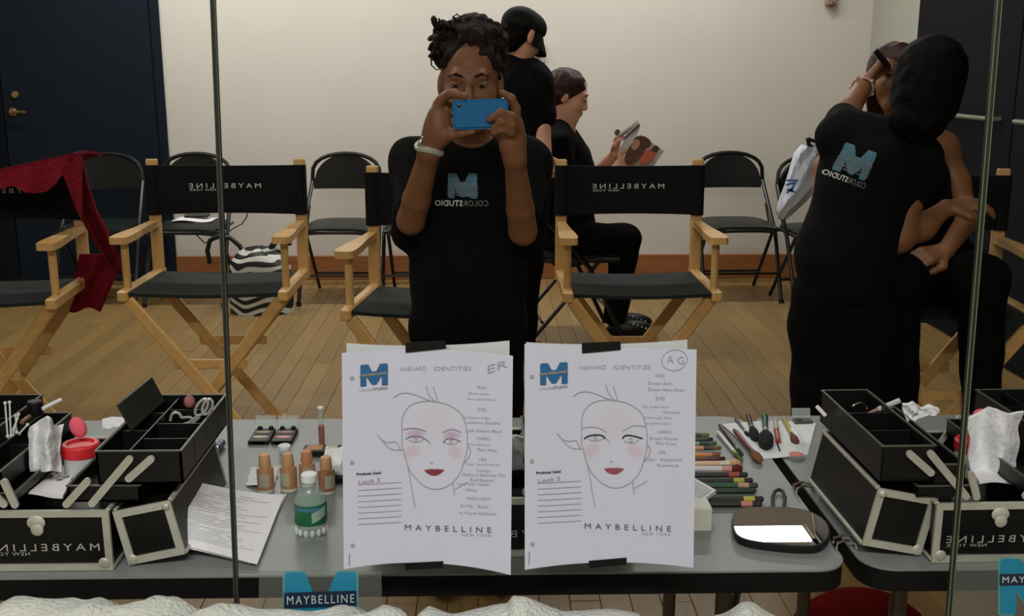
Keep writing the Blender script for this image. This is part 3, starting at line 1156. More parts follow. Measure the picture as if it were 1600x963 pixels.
part('loose_strand', MB().tube([W(x, y, 2.70) for x, y in L1], [.004, .003, .0022, .001], 5), M_HAIR1, hp)
# T-shirt: torso plus loose sleeves
t = Fig()
t.cone(J(688, 243, 2.76), J(782, 243, 2.76), .058, .058, .03)
t.cone(J(735, 300, 2.76), J(732, 410, 2.76), .12, .112, .06)
t.cone(J(690, 290, 2.75), J(694, 530, 2.76), .085, .088, .06)
t.cone(J(776, 290, 2.75), J(770, 530, 2.76), .085, .088, .06)
t.cone(J(690, 240, 2.76), J(641, 256, 2.765), .054, .050, .03)
t.cone(J(782, 240, 2.76), J(829, 256, 2.765), .054, .050, .03)
t.cone(J(641, 256, 2.765), J(640, 366, 2.735), .050, .046, .03)
t.cone(sl, sl * .22 + el * .78, .050, .043, .03)
t.cone(sr, sr * .22 + er * .78, .050, .043, .03)
t.cone(wa, J(732, 535, 2.76), .112, .10, .04)
t.cone(J(829, 256, 2.765), J(828, 366, 2.735), .050, .044, .03)
t.sub(J(735, 176, 2.71), .083, .02)
sh = fig_part('tshirt', t, M_SHIRT, p1, .006, 0, [(J(732, 548, 2.6), (0, 0, -1))], folds(.0018))
pz = Fig()
for q in (-1, 1):
    hp_ = hi + A((q * .062, 0, .02))
    pz.cone(hi + A((q * .045, 0, .06)), hp_, .095, .092, .05)
    pz.cone(hp_, A((hp_[0] + q * .01, 2.76, .42)), .088, .075, .04)
    pz.cone(A((hp_[0] + q * .01, 2.76, .42)), A((hp_[0], 2.79, .06)), .075, .065, .03)
pz.cone(hi + A((0, 0, .05)), hi + A((0, 0, -.05)), .108, .098, .04)
fig_part('trousers', pz, M_PANTS, p1, .009, 0, [(A((0, 0, .05)), (0, 0, -1))], folds(.002, 2))
for q in (-1, 1):
    part('shoe', MB().ball((hi[0] + q * .08, 2.72, .045), (.045, .13, .045)), M_BLK, p1)
# print on the shirt front, lying on the cloth
def drop_on(o, pts, off=.0025, dirn=(0, 1, 0), back=1.0):
    """Drop points along dirn onto the mesh object o (world parts)."""
    from mathutils.bvhtree import BVHTree
    key = o.name
    if key not in drop_on.c:
        me = o.data
        drop_on.c[key] = BVHTree.FromPolygons([v.co for v in me.vertices], [tuple(p.vertices) for p in me.polygons])
    T = drop_on.c[key]
    d = Vector(dirn).normalized()
    out = []
    for p in pts:
        p = Vector(p)
        h_ = T.ray_cast(p - d * back, d)
        out.append((h_[0] - d * off) if h_[0] is not None else p)
    return out
drop_on.c = {}


def subdiv(mb, n=2):
    """Refine flat print so that it can follow cloth."""
    b_ = bmesh.new()
    vs = [b_.verts.new(v) for v in mb.v]
    for f in mb.f:
        try:
            b_.faces.new([vs[i] for i in f])
        except ValueError:
            pass
    bmesh.ops.triangulate(b_, faces=b_.faces)
    for _ in range(n):
        bmesh.ops.subdivide_edges(b_, edges=b_.edges, cuts=1, use_grid_fill=True)
    r = MB().bm(b_)
    return r


def shirt_print(root, shirt, O, U, V, dirn, w=.078, tall=.82, ws=1.0):
    """O: world centre of the M; U, V: unit axes along/up; prints M block, its band lines and the word below."""
    O, U, V = Vector(O), Vector(U), Vector(V)
    hgt = w * tall
    fr = lambda x, y, h=0: O + U * ((x - .5) * w) + V * ((y - .5) * hgt)
    m = MB().add([fr(x, y) for x, y in M_POLY], [tuple(range(len(M_POLY)))])
    m = subdiv(m, 3)
    m.v = drop_on(shirt, m.v, .002, dirn)
    part('logo_print', m, M_TEALD, root, 'teal letter M printed on the cloth', smooth=0)
    m = MB()
    text_on(m, 'MAYBELLINE', lambda u, v: fr(.02 + .96 * u, .50 + .13 * v), .012, 1.0, True)
    for k, yy in enumerate((.42, .30, .19, .08)):
        text_on(m, ('NEW YORK MAYBELLINE', 'COLOR STUDIO COLOR', 'NEW YORK MAYBELLINE', 'STUDIO COLOR NEW')[k], lambda u, v: fr(-.03 + 1.06 * u, yy + .07 * v), .02, 1.0, True)
    m = subdiv(m, 0)
    m.v = drop_on(shirt, m.v, .0035, dirn)
    part('band_print', m, M_PRINTG, root, 'pale rows of small lettering across the M', smooth=0)
    m = MB()
    text_on(m, 'STUDIO', lambda u, v: O + U * ((-.96 + .96 * u) * w * ws) + V * ((-.60 - .26) * .82 * w + .25 * .82 * w * v - (tall - .82) * .5 * w), .02, 1.05, True)
    m = subdiv(m, 0)
    m.v = drop_on(shirt, m.v, .003, dirn)
    part('lettering', m, M_PRINTW, root, 'white mirrored word under the M', smooth=0)
    m = MB()
    text_on(m, 'COLOR', lambda u, v: O + U * ((.03 + .85 * u) * w * ws) + V * ((-.60 - .26) * .82 * w + .25 * .82 * w * v - (tall - .82) * .5 * w), -.002, 1.05, True)
    m = subdiv(m, 0)
    m.v = drop_on(shirt, m.v, .003, dirn)
    part('lettering', m, M_PRINTG, root, 'thin grey mirrored word under the M', smooth=0)


shirt_print(sh, sh, W(722, 293, 2.6), (1, 0, 0), (0, -.1, 1), (0, 1, 0), .073)

# wrist watch
wx = A(W(671, 232, 2.47))
ax1 = Vector(h_(684, 200, 2.46) - wl).normalized()
Rw = ax1.to_track_quat('Z', 'Y').to_matrix()
w_ = thing('wristwatch', "silver link watch on the photographer's wrist", 'watch', wx, world=True)
part('strap', MB().tube([Vector(wx) + Rw @ Vector((.030 * math.cos(a * PI / 12), .027 * math.sin(a * PI / 12), .004 * math.sin(a * PI / 6))) for a in range(24)], .0085, 8, True), M_ALU, w_)
part('watch_case', MB().lathe([(.015, 0), (.017, .003), (.015, .007)], Vector(W(658, 222, 2.455)), Rw @ Matrix.Rotation(PI / 2, 3, 'X'), 16), M_CHROME, w_)

# phone
pc = W(751, 178.5, PD)
ph = thing('phone', 'blue cased phone held up in both hands of the photographer', 'phone', pc, world=True)
tilt = Matrix.Rotation(math.radians(-2), 3, 'Y') @ Matrix.Rotation(math.radians(-3), 3, 'X')
def rrect(w, hh, r, n=6):
    o = []
    for cx, cy, a0 in ((w / 2 - r, hh / 2 - r, 0), (-w / 2 + r, hh / 2 - r, 90), (-w / 2 + r, -hh / 2 + r, 180), (w / 2 - r, -hh / 2 + r, 270)):
        for k in range(n + 1):
            a = math.radians(a0 + 90 * k / n)
            o.append((cx + r * math.cos(a), cy + r * math.sin(a)))
    return o
m = MB()
b_ = bmesh.new()
vs = [b_.verts.new((x, -.009, y)) for x, y in rrect(.126, .066, .012)]
f_ = b_.faces.new(vs)
ex = bmesh.ops.extrude_face_region(b_, geom=[f_])
bmesh.ops.translate(b_, vec=(0, .018, 0), verts=[g for g in ex['geom'] if isinstance(g, bmesh.types.BMVert)])
bmesh.ops.bevel(b_, geom=[e for e in b_.edges if abs(e.verts[0].co.y - e.verts[1].co.y) < 1e-6], offset=.0045, segments=3, affect='EDGES')
m.bm(b_, Matrix.Translation(pc) @ tilt.to_4x4())
part('case', m, M_PHONE, ph)
part('camera_lens', MB().lathe([(.0048, 0), (.0048, .0012), (.003, .0018)], pc + tilt @ Vector((-.048, -.0088, .021)), tilt @ Matrix.Rotation(PI / 2, 3, 'X'), 14), mat('phone_lens', rgb(20, 40, 60), .15), ph, 'small dark lens')
part('screen', MB().prism(rrect(.112, .056, .004), lambda x, y, hh: pc + tilt @ Vector((x, .009 + hh * .0012, y)), 1), M_BLK, ph)

# ------------------------------------------------------------------ the man in a cap, back turned
p2 = thing('person', 'man in a black cap and black shirt standing with his back turned', 'person', W(812, 250, 5.0), world=True)
p2.location.z = 0
DM = 5.0
J = lambda x, y, D=DM: A(W(x, y, D))
R2 = frame((.62, .55, -.32))
b = Fig()
H2 = J(814, 56, DM)
P2 = head(b, H2, R2, 1.08)
b.cone(J(806, 72, DM + .02), J(800, 108, DM), .058, .062, .03)
b.under(J(775, 120), J(830, 122), .075, .07, .05)
b.under(J(806, 150), J(800, 250), .15, .135, .06)
b.under(J(800, 250), J(798, 300), .135, .14, .06)
sR, eR, wR = J(836, 132, DM - .02), J(842, 203, DM - .06), J(849, 242, DM - .10)
b.under(J(825, 118), sR, .07, .065, .04)
b.cone(sR, eR, .058, .054, .01)
b.cone(eR, wR, .054, .040, .01)
hand(b, wR, (wR - eR) * .8 + A((.02, .06, -.05)), (-.3, .9, .2), 1, .55, 1.05)
b.cone(J(770, 130, DM), J(765, 210, DM), .06, .05, .03)
b.cone(J(765, 210, DM), J(775, 235, DM + .15), .048, .034, .03)
for q in (-1, 1):
    k0 = J(795, 300) + A((q * .09, 0, 0))
    b.under(k0, A((k0[0] - .02, DM, .48)), .11, .075, .04)
    b.under(A((k0[0] - .02, DM, .48)), A((k0[0] - .03, DM, .09)), .07, .045, .04)
    b.under(A((k0[0] - .03, DM, .06)), A((k0[0] + .05, DM + .14, .045)), .042, .036, .02)
fig_part('body', b, M_SKIN2, p2, .0068)
face_parts(P2, R2, 1.08, p2, M_LIP, M_HAIR3, M_SKIN2)
hh = Fig()
hh.ell(P2(0, -.020, .012), (.081, .090, .080), R2, .02)
hh.ell(P2(0, -.055, -.045), (.064, .050, .052), R2, .02)
fig_part('hair', hh, M_HAIR3, p2, .006, 0, [(P2(0, -.004, 0), R2 @ A((0, 1, -.35)))], strands(.002, 130))
cp = Fig()
cp.ell(P2(0, -.004, .040), (.088, .112, .086), R2, .02)
cp.ell(P2(0, .05, .055), (.070, .06, .055), R2, .03)
cpo = fig_part('cap', cp, mat('cap_black', rgb(17, 20, 17), .8, spec=.2, bump=.2, scale=200), p2, .006, 0, [(P2(0, 0, .022), R2 @ A((0, .12, -1)))])
m = MB()
Rm2 = Matrix([list(r) for r in R2])
def brim(u, v):
    a = (u - .5) * PI * 1.0
    r = 1 + .62 * v * math.cos(a) ** .6 if abs(math.cos(a)) > 1e-6 else 1
    return Vector(P2(.082 * math.sin(a), .098 * math.cos(a) * r, .030 - .060 * v - .012 * (1 - math.cos(a))))
m.grid(brim, 18, 5, .004, tuple(-(R2 @ A((0, 0, 1)))))
part('cap_brim', m, mat('cap_black', (0, 0, 0)), cpo)
t = Fig()
t.cone(J(778, 120), J(828, 122), .085, .078, .05)
t.cone(J(806, 150), J(802, 250), .162, .148, .06)
t.cone(J(802, 250), J(800, 282), .148, .150, .06)
t.cone(J(825, 118), sR, .075, .075, .04)
t.cone(sR, J(849, 178, DM - .04), .075, .066, .04)
t.cone(J(770, 130), J(766, 180), .07, .062, .04)
t.cone(J(800, 98), J(798, 112), .060, .075, .03)
fig_part('tshirt', t, M_SHIRT, p2, .009, 0, [], folds(.0025, 1))
pz = Fig()
for q in (-1, 1):
    k0 = J(795, 300) + A((q * .085, 0, .03))
    pz.cone(k0 + A((0, 0, .08)), A((k0[0] - .02, DM, .48)), .135, .095, .04)
    pz.cone(A((k0[0] - .02, DM, .48)), A((k0[0] - .03, DM, .05)), .092, .075, .04)
fig_part('trousers', pz, M_PANTS, p2, .011, 0, [(A((0, 0, .05)), (0, 0, -1))], folds(.0025, 5))
for q in (-1, 1):
    k0 = J(795, 300) + A((q * .085, 0, 0))
    part('shoe', MB().ball((k0[0] + .0, DM + .06, .045), (.05, .15, .045)), M_BLK, p2)

# ------------------------------------------------------------------ the woman reading, seated, in profile
DS = 5.5
p3 = thing('person', 'seated woman in black with brown hair tied back reading a magazine', 'person', G(905, 527), world=True)
p3.location.z = 0
J = lambda x, y, D=DS: A(W(x, y, D))
R3 = frame((1, -.10, -.34))
b = Fig()
H3 = J(887, 148)
P3 = head(b, H3, R3, 1.12, -1.3)
b.ell(P3(0, .030, -.075), (.052, .050, .034), R3, .03)
b.cone(J(882, 172), J(880, 205), .056, .064, .03)
b.under(J(876, 225, DS - .10), J(884, 225, DS + .12), .068, .065, .05)
b.under(J(883, 250), J(884, 340), .128, .125, .06)
b.ell(J(890, 262, DS), (.06, .09, .06), None, .03)
b.under(J(884, 340), J(884, 372), .125, .14, .06)
sN = J(873, 222, DS - .16)
eN = J(892, 300, DS - .17)
sF = J(893, 222, DS + .17)
eF = J(925, 285, DS + .14)
wF = J(960, 240, DS + .02)
wN = J(965, 262, DS - .10)
b.cone(sN, eN, .050, .042, .03)
b.cone(eN, J(930, 290, DS - .14), .042, .038, .03)
b.cone(J(930, 290, DS - .14), wN, .038, .026, .03)
b.cone(sF, eF, .050, .042, .03)
b.cone(eF, wF, .042, .027, .03)
hand(b, wF, (.2, -.1, 1), (.9, -.5, 0), -1, .75, .95)
hand(b, wN, (.8, .2, .5), (.1, .9, .2), 1, .7, .95)
for dy in (-.09, .09):
    hp_, kn_, an_ = J(888, 375, DS + dy), J(978, 372, DS + dy * .9), J(962, 490, DS + dy * .9)
    b.under(hp_, kn_, .085, .060, .04)
    b.under(kn_, an_, .058, .040, .03)
    b.under(an_ + A((0, 0, -.05)), an_ + A((.15, -.02, -.08)), .034, .028, .02)
fig_part('body', b, M_SKIN2, p3, .0062)
face_parts(P3, R3, 1.06, p3, mat('lip_rose', rgb(160, 84, 80), .5), M_HAIR2, M_SKIN2)
hh = Fig()
hh.ell(P3(0, -.020, .034), (.090, .108, .093), R3, .02)
hh.ell(P3(0, -.064, -.012), (.080, .066, .076), R3, .03)
hh.ell(P3(0, -.026, -.004), (.086, .070, .064), R3, .03)
hh.ell(P3(0, -.078, -.085), (.045, .038, .035), R3, .03)
hh.cone(P3(0, -.085, -.09), P3(0, -.115, -.11), .022, .012, .02)
hp = fig_part('hair', hh, M_HAIR2, p3, .006, 0, [(P3(0, .056, .03), R3 @ A((0, 1, -.9)))], strands(.0022, 90))
part('hair_tie', MB().ball(P3(-.02, -.11, -.085), (.016, .016, .02)), mat('pale_hair_tie', rgb(170, 180, 170), .5), hp, 'pale hair tie')
t = Fig()
t.cone(J(874, 217, DS - .10), J(884, 217, DS + .12), .078, .075, .05)
t.cone(J(872, 194, DS), J(876, 215, DS), .060, .08, .03)
t.cone(J(883, 250), J(884, 340), .138, .138, .06)
t.ell(J(897, 262, DS), (.084, .13, .08), None, .05)
t.cone(J(884, 340), J(886, 375), .138, .15, .06)
t.cone(sN, (sN + eN) / 2, .062, .056, .03)
t.cone(sF, (sF * .4 + eF * .6), .062, .056, .03)
t.sub(J(903, 196, DS), .066, .02)
t.sub(J(908, 218, DS - .02), .040, .03)
fig_part('blouse', t, M_SHIRT, p3, .009, 0, [(J(868, 186, DS), (-.3, 0, 1))], folds(.003, 3))
pz = Fig()
for dy in (-.09, .09):
    hp_, kn_, an_ = J(888, 378, DS + dy), J(978, 374, DS + dy * .9), J(962, 492, DS + dy * .9)
    pz.cone(hp_, kn_, .112, .078, .05)
    pz.cone(kn_, an_, .076, .062, .03)
fig_part('trousers', pz, M_PANTS, p3, .010, 0, [], folds(.0025, 4))
for dy in (-.09, .09):
    an_ = J(962, 490, DS + dy * .9)
    m = MB().ball((an_[0] + .075, an_[1] - .01, .05), (.125, .045, .05))
    part('shoe', m, M_BLK, p3)
    m = MB()
    for k in range(4):
        m.bar((an_[0] + .09 + .022 * k, an_[1] - .045, .085 - .008 * k), (an_[0] + .09 + .022 * k, an_[1] + .025, .085 - .008 * k), .009, .008, (0, 0, 1))
    part('shoe_stripes', m, mat('shoe_white', rgb(190, 195, 190), .6), p3, 'pale laces and stripes of the sneakers')

# magazine: two open leaves and the fan of pages
mg = thing('magazine', 'open magazine with portrait pages held by the seated woman', 'magazine', W(990, 230, 5.4), world=True)
def leaf(name, q, D0_, D1_, m, nu=8, th=.003, lab=None):
    """q: four photo corners (lower spine, lower tip, upper tip, upper spine)."""
    a, b2, c, d = [Vector(p) for p in q]
    def fn(u, v):
        x, y = (a * (1 - u) + b2 * u) * (1 - v) + (d * (1 - u) + c * u) * v
        return W(x, y, D0_ + (D1_ - D0_) * u - .012 * math.sin(PI * u))
    return part(name, MB().grid(fn, nu, 3, th, (0, 1, 0)), m, mg, lab)
mw = mat('magazine_paper', rgb(205, 200, 198), .5)
leaf('page', [(970, 214), (958, 196 + 20), (996, 188), (1001, 197)], 5.46, 5.44, mw)
leaf('page', [(966, 236), (990, 196), (1001, 196), (985, 240)], 5.44, 5.46, mw)
leaf('printed_photo', [(972, 222), (978, 210), (997, 191), (999, 197)], 5.432, 5.43, mat('print_mauve', rgb(140, 112, 116), .5, var=.4, scale=30))
lf = leaf('page', [(972, 262), (1000, 210), (1038, 236), (1020, 262)], 5.42, 5.40, mw)
def blob(cx, cy, rx, ry, rot, D, name, m, lab=None):
    c_, s_ = math.cos(rot), math.sin(rot)
    pts = [(cx + rx * math.cos(a) * c_ - ry * math.sin(a) * s_, cy + rx * math.cos(a) * s_ + ry * math.sin(a) * c_) for a in [k * PI / 10 for k in range(20)]]
    part(name, MB().add([W(x, y, D) for x, y in pts], [tuple(range(20))]), m, mg, lab, smooth=0)
blob(994, 235, 26, 12, -.95, 5.386, 'printed_hair', mat('print_brown', rgb(92, 58, 44), .5, var=.3, scale=40))
blob(1004, 222, 14, 9, .3, 5.385, 'printed_hair', mat('print_brown', rgb(92, 58, 44), .5))
blob(993, 226, 9, 6, -1.1, 5.382, 'printed_face', mat('print_skin', rgb(206, 150, 128), .5))
blob(1013, 244, 17, 8, -.75, 5.384, 'printed_dress', mat('print_coral', rgb(214, 108, 86), .5, var=.2, scale=50))
blob(1024, 233, 6, 5, -.6, 5.381, 'printed_corner', mat('print_dark', rgb(70, 60, 60), .5))
lc = MB().lathe([(.016, 0), (.016, .006)], W(964, 207, 5.44), Matrix.Rotation(PI / 2, 3, 'X') @ Matrix.Rotation(.5, 3, 'Y'), 16)
cmp_ = one('compact', lc, mat('compact_steel', rgb(150, 146, 140), .3, metal=.5), 'small round compact held up beside the magazine', 'compact')

# ------------------------------------------------------------------ the makeup artist, back to the mirror
DP = 3.1
p4 = thing('person', 'makeup artist in black with lettered shirt back, arm raised, brush in hand', 'person', W(1330, 600, DP), world=True)
p4.location.z = 0
J = lambda x, y, D=DP: A(W(x, y, D))
R4 = frame((.15, 1, -.28), (.22, 0, 1))
b = Fig()
H4 = J(1446, 132, DP)
P4 = head(b, H4, R4, 1.0)
b.cone(J(1440, 160), J(1405, 212), .050, .056, .03)
shL, shR = J(1312, 206), J(1432, 246)
b.under(J(1340, 210), J(1410, 226), .062, .06, .04)
b.under(J(1355, 260), J(1318, 400), .125, .120, .06)
b.under(J(1318, 400), J(1305, 470), .120, .140, .06)
b.under(J(1345, 212), shL, .05, .046, .03)
b.under(J(1405, 226), shR, .05, .046, .03)
eL, wL = J(1318, 195, DP + .20), J(1352, 130, DP + .30)
eL = J(1322, 178, DP + .12)
b.cone(shL, eL, .046, .040, .03)
b.cone(eL, wL, .038, .025, .03)
hand(b, wL, A(W(1385, 88, DP + .30)) - wL, (.8, -.35, -.5), 1, .85, .92)
eR, wR = J(1402, 372, DP - .02), J(1478, 325, DP + .06)
b.cone(shR, J(1420, 300, DP), .050, .048, .03)
b.cone(J(1420, 300, DP), eR, .048, .042, .03)
b.cone(eR, J(1440, 355, DP + .02), .042, .038, .03)
b.cone(J(1440, 355, DP + .02), wR, .038, .025, .03)
hand(b, wR, A(W(1525, 318, DP + .06)) - wR, (.1, .4, -1), -1, .35, 1.0)
for q, kx in ((-1, 1292), (1, 1350)):
    hp_ = J(kx, 500)
    b.under(hp_, A((hp_[0], DP, .42)), .10, .066, .04)
    b.under(A((hp_[0], DP, .42)), A((hp_[0], DP, .08)), .06, .042, .04)
    b.under(A((hp_[0], DP, .05)), A((hp_[0], DP + .15, .04)), .038, .032, .02)
fig_part('body', b, M_SKIN4, p4, .0058)
face_parts(P4, R4, 1.0, p4, M_LIP, M_HAIR3, M_SKIN4)
hh = Fig()
hh.ell(P4(0, -.03, .028), (.100, .108, .105), R4, .03)
hh.ell(P4(0, -.052, -.055), (.094, .082, .095), R4, .04)
hh.ell(P4(-.01, -.062, -.135), (.070, .052, .052), R4, .04)
fig_part('hair', hh, M_HAIR3, p4, .006, 0, [], strands(.0025, 80))
t = Fig()
t.cone(J(1335, 216), J(1412, 232), .070, .068, .04)
t.cone(J(1356, 262), J(1320, 400), .138, .134, .06)
t.cone(J(1320, 400), J(1318, 450), .130, .128, .06)
t.cone(J(1345, 214), J(1312, 212), .062, .062, .03)
t.cone(J(1312, 212), J(1316, 190, DP + .06), .062, .052, .03)
t.cone(J(1405, 228), J(1436, 248), .060, .062, .03)
t.cone(J(1436, 248), J(1424, 302, DP), .062, .058, .03)
t.cone(J(1425, 192), J(1408, 215), .06, .066, .03)
sh4 = fig_part('tshirt', t, M_SHIRT, p4, .0065, 0, [(J(1424, 196, DP), (.45, 0, 1)), (J(1300, 462, DP), (0, 0, -1))], folds(.0022, 6))
ang = math.radians(-20)
shirt_print(sh4, sh4, W(1345, 254, DP - .15), (math.cos(ang), 0, math.sin(ang)), (-math.sin(ang), 0, math.cos(ang)), (0, 1, 0), .080, 1.02, .66)
pz = Fig()
for q, kx in ((-1, 1292), (1, 1350)):
    hp_ = J(kx, 500)
    pz.cone(J(1318, 465) + A((q * .045, 0, 0)), hp_, .112, .108, .04)
    pz.cone(hp_, A((hp_[0] + q * .0, DP, .42)), .106, .088, .04)
    pz.cone(A((hp_[0], DP, .42)), A((hp_[0], DP, .05)), .092, .080, .04)
fig_part('trousers', pz, M_PANTS, p4, .010, 0, [(A((0, 0, .04)), (0, 0, -1))], folds(.003, 8))
for kx in (1292, 1350):
    hp_ = J(kx, 500)
    part('shoe', MB().ball((hp_[0], DP + .05, .045), (.05, .14, .045)), M_BLK, p4)
br = MB().tube([W(1367, 78, DP + .255), W(1380, 94, DP + .26), W(1392, 108, DP + .27)], [.008, .010, .007], 10)
one('makeup_brush', br, M_BLK, "black makeup brush in the artist's raised hand", 'brush')
bx = wL * .85 + eL * .15
Rb = Vector(wL - eL).normalized().to_track_quat('Z', 'Y').to_matrix()
bm_ = MB().tube([Vector(bx) + Rb @ Vector((.033 * math.cos(a * PI / 10), .033 * math.sin(a * PI / 10), .002 * math.sin(a))) for a in range(20)], .0045, 7, True)
for a in range(0, 20, 4):
    bm_.ball(Vector(bx) + Rb @ Vector((.037 * math.cos(a * PI / 10), .037 * math.sin(a * PI / 10), 0)), .006, None, 8, 6)
one('bracelet', bm_, mat('pale_beads', rgb(190, 160, 140), .3), "pale beaded bracelet on the artist's raised wrist", 'bracelet')

# ------------------------------------------------------------------ the woman being made up, seated in the right chair
DC = 3.50
p5 = thing('person', "seated woman with a bare shoulder in the right director's chair, face hidden behind the artist", 'person', W(1460, 480, DC), world=True)
p5.location.z = 0
J = lambda x, y, D=DC: A(W(x, y, D))
R5 = frame((-.25, -1, .12))
b = Fig()
H5 = J(1398, 122, DC + .02)
P5 = head(b, H5, R5, 1.0)
b.cone(J(1400, 150, DC + .03), J(1416, 210, DC + .05), .048, .054, .03)
shF, shN = J(1352, 228, DC + .06), J(1472, 232, DC + .04)
b.cone(J(1375, 228, DC + .05), J(1450, 228, DC + .05), .058, .058, .04)
b.under(J(1418, 270, DC + .05), J(1446, 390, DC + .06), .118, .115, .06)
b.under(J(1446, 390, DC + .06), J(1452, 420, DC + .06), .115, .135, .06)
b.cone(J(1448, 226, DC + .05), shN, .052, .050, .03)
b.cone(J(1375, 228, DC + .05), shF, .052, .050, .03)
eC, wC = J(1508, 335, DC - .02), J(1478, 392, DC - .22)
b.cone(shN, J(1492, 285, DC + .02), .050, .044, .03)
b.cone(J(1492, 285, DC + .02), eC, .044, .040, .03)
eC2 = J(1515, 340, DC - .08)
b.cone(eC, eC2, .040, .038, .03)
b.cone(eC2, wC, .038, .027, .03)
hand(b, wC, A(W(1438, 402, DC - .26)) - wC, (-.2, .5, -.9), 1, .4, 1.0)
e6, w6 = J(1289, 262, DC + .26), J(1279, 338, DC + .08)
b.cone(shF, e6, .048, .040, .03)
b.cone(e6, w6, .038, .026, .03)
hand(b, w6, (.5, -.5, -.6), (.2, .3, -.6), -1, .4, .95)
for (hx, kx, ax_) in ((1420, 1402, 1404), (1490, 1532, 1534)):
    hp_, kn_ = J(hx, 432, DC + .02), J(kx, 440, DC - .34)
    an_ = J(ax_, 640, DC - .33)
    b.under(hp_, kn_, .088, .064, .04)
    b.under(kn_, an_, .060, .042, .04)
    b.under(an_, an_ + A((.0, -.14, -.03)), .036, .03, .02)
fig_part('body', b, M_SKIN4, p5, .006)
face_parts(P5, R5, 1.0, p5, M_LIP, M_HAIR2, M_SKIN4)
hh = Fig()
hh.ell(P5(0, -.016, .036), (.087, .100, .084), R5, .02)
hh.ell(P5(-.05, -.02, -.05), (.034, .06, .10), R5, .03)
hh.ell(P5(.05, -.02, -.05), (.034, .06, .10), R5, .03)
hh.ell(P5(0, -.06, -.05), (.07, .045, .10), R5, .03)
fig_part('hair', hh, M_HAIR2, p5, .007, 0, [(P5(0, .066, .03), R5 @ A((0, 1, -.75)))], strands(.0025, 80, 2))
t = Fig()
t.cone(J(1418, 280, DC + .05), J(1446, 390, DC + .06), .130, .130, .06)
t.cone(J(1446, 390, DC + .06), J(1452, 420, DC + .06), .13, .148, .06)
t.ell(J(1416, 285, DC - .02), (.13, .10, .08), None, .05)
t.cone(J(1440, 205, DC + .06), J(1450, 268, DC + .01), .024, .03, .02)
t.cone(J(1448, 208, DC + .09), J(1446, 280, DC + .12), .024, .03, .02)
t.cone(J(1392, 210, DC + .06), J(1384, 268, DC + .01), .024, .03, .02)
fig_part('tank_top', t, M_SHIRT, p5, .009, 0, [], folds(.002, 9))
pz = Fig()
for (hx, kx, ax_) in ((1420, 1402, 1404), (1490, 1532, 1534)):
    hp_, kn_ = J(hx, 432, DC + .02), J(kx, 440, DC - .34)
    an_ = J(ax_, 628, DC - .33)
    pz.cone(hp_, kn_, .108, .084, .05)
    pz.cone(kn_, an_, .074, .058, .04)
pz.cone(J(1420, 430, DC), J(1490, 432, DC), .11, .11, .05)
fig_part('trousers', pz, M_PANTS, p5, .010, 0, [], folds(.0025, 7))
for ax_ in (1404, 1534):
    an_ = J(ax_, 640, DC - .36)
    part('shoe', MB().ball((an_[0], an_[1] - .05, an_[2] - .03), (.045, .125, .045)), M_BLK, p5)

# ================================================================== MAKEUP CASES
def frame_strip(mb, cs, w, h, nrm):
    """Square-section border bars along the corner list cs."""
    for i in range(len(cs)):
        a, b_ = Vector(cs[i]), Vector(cs[(i + 1) % len(cs)])
        d = (b_ - a).normalized()
        e = .5 if i % 2 == 0 else -.5
        mb.bar(a - d * w * e, b_ + d * w * e, w, h, nrm)



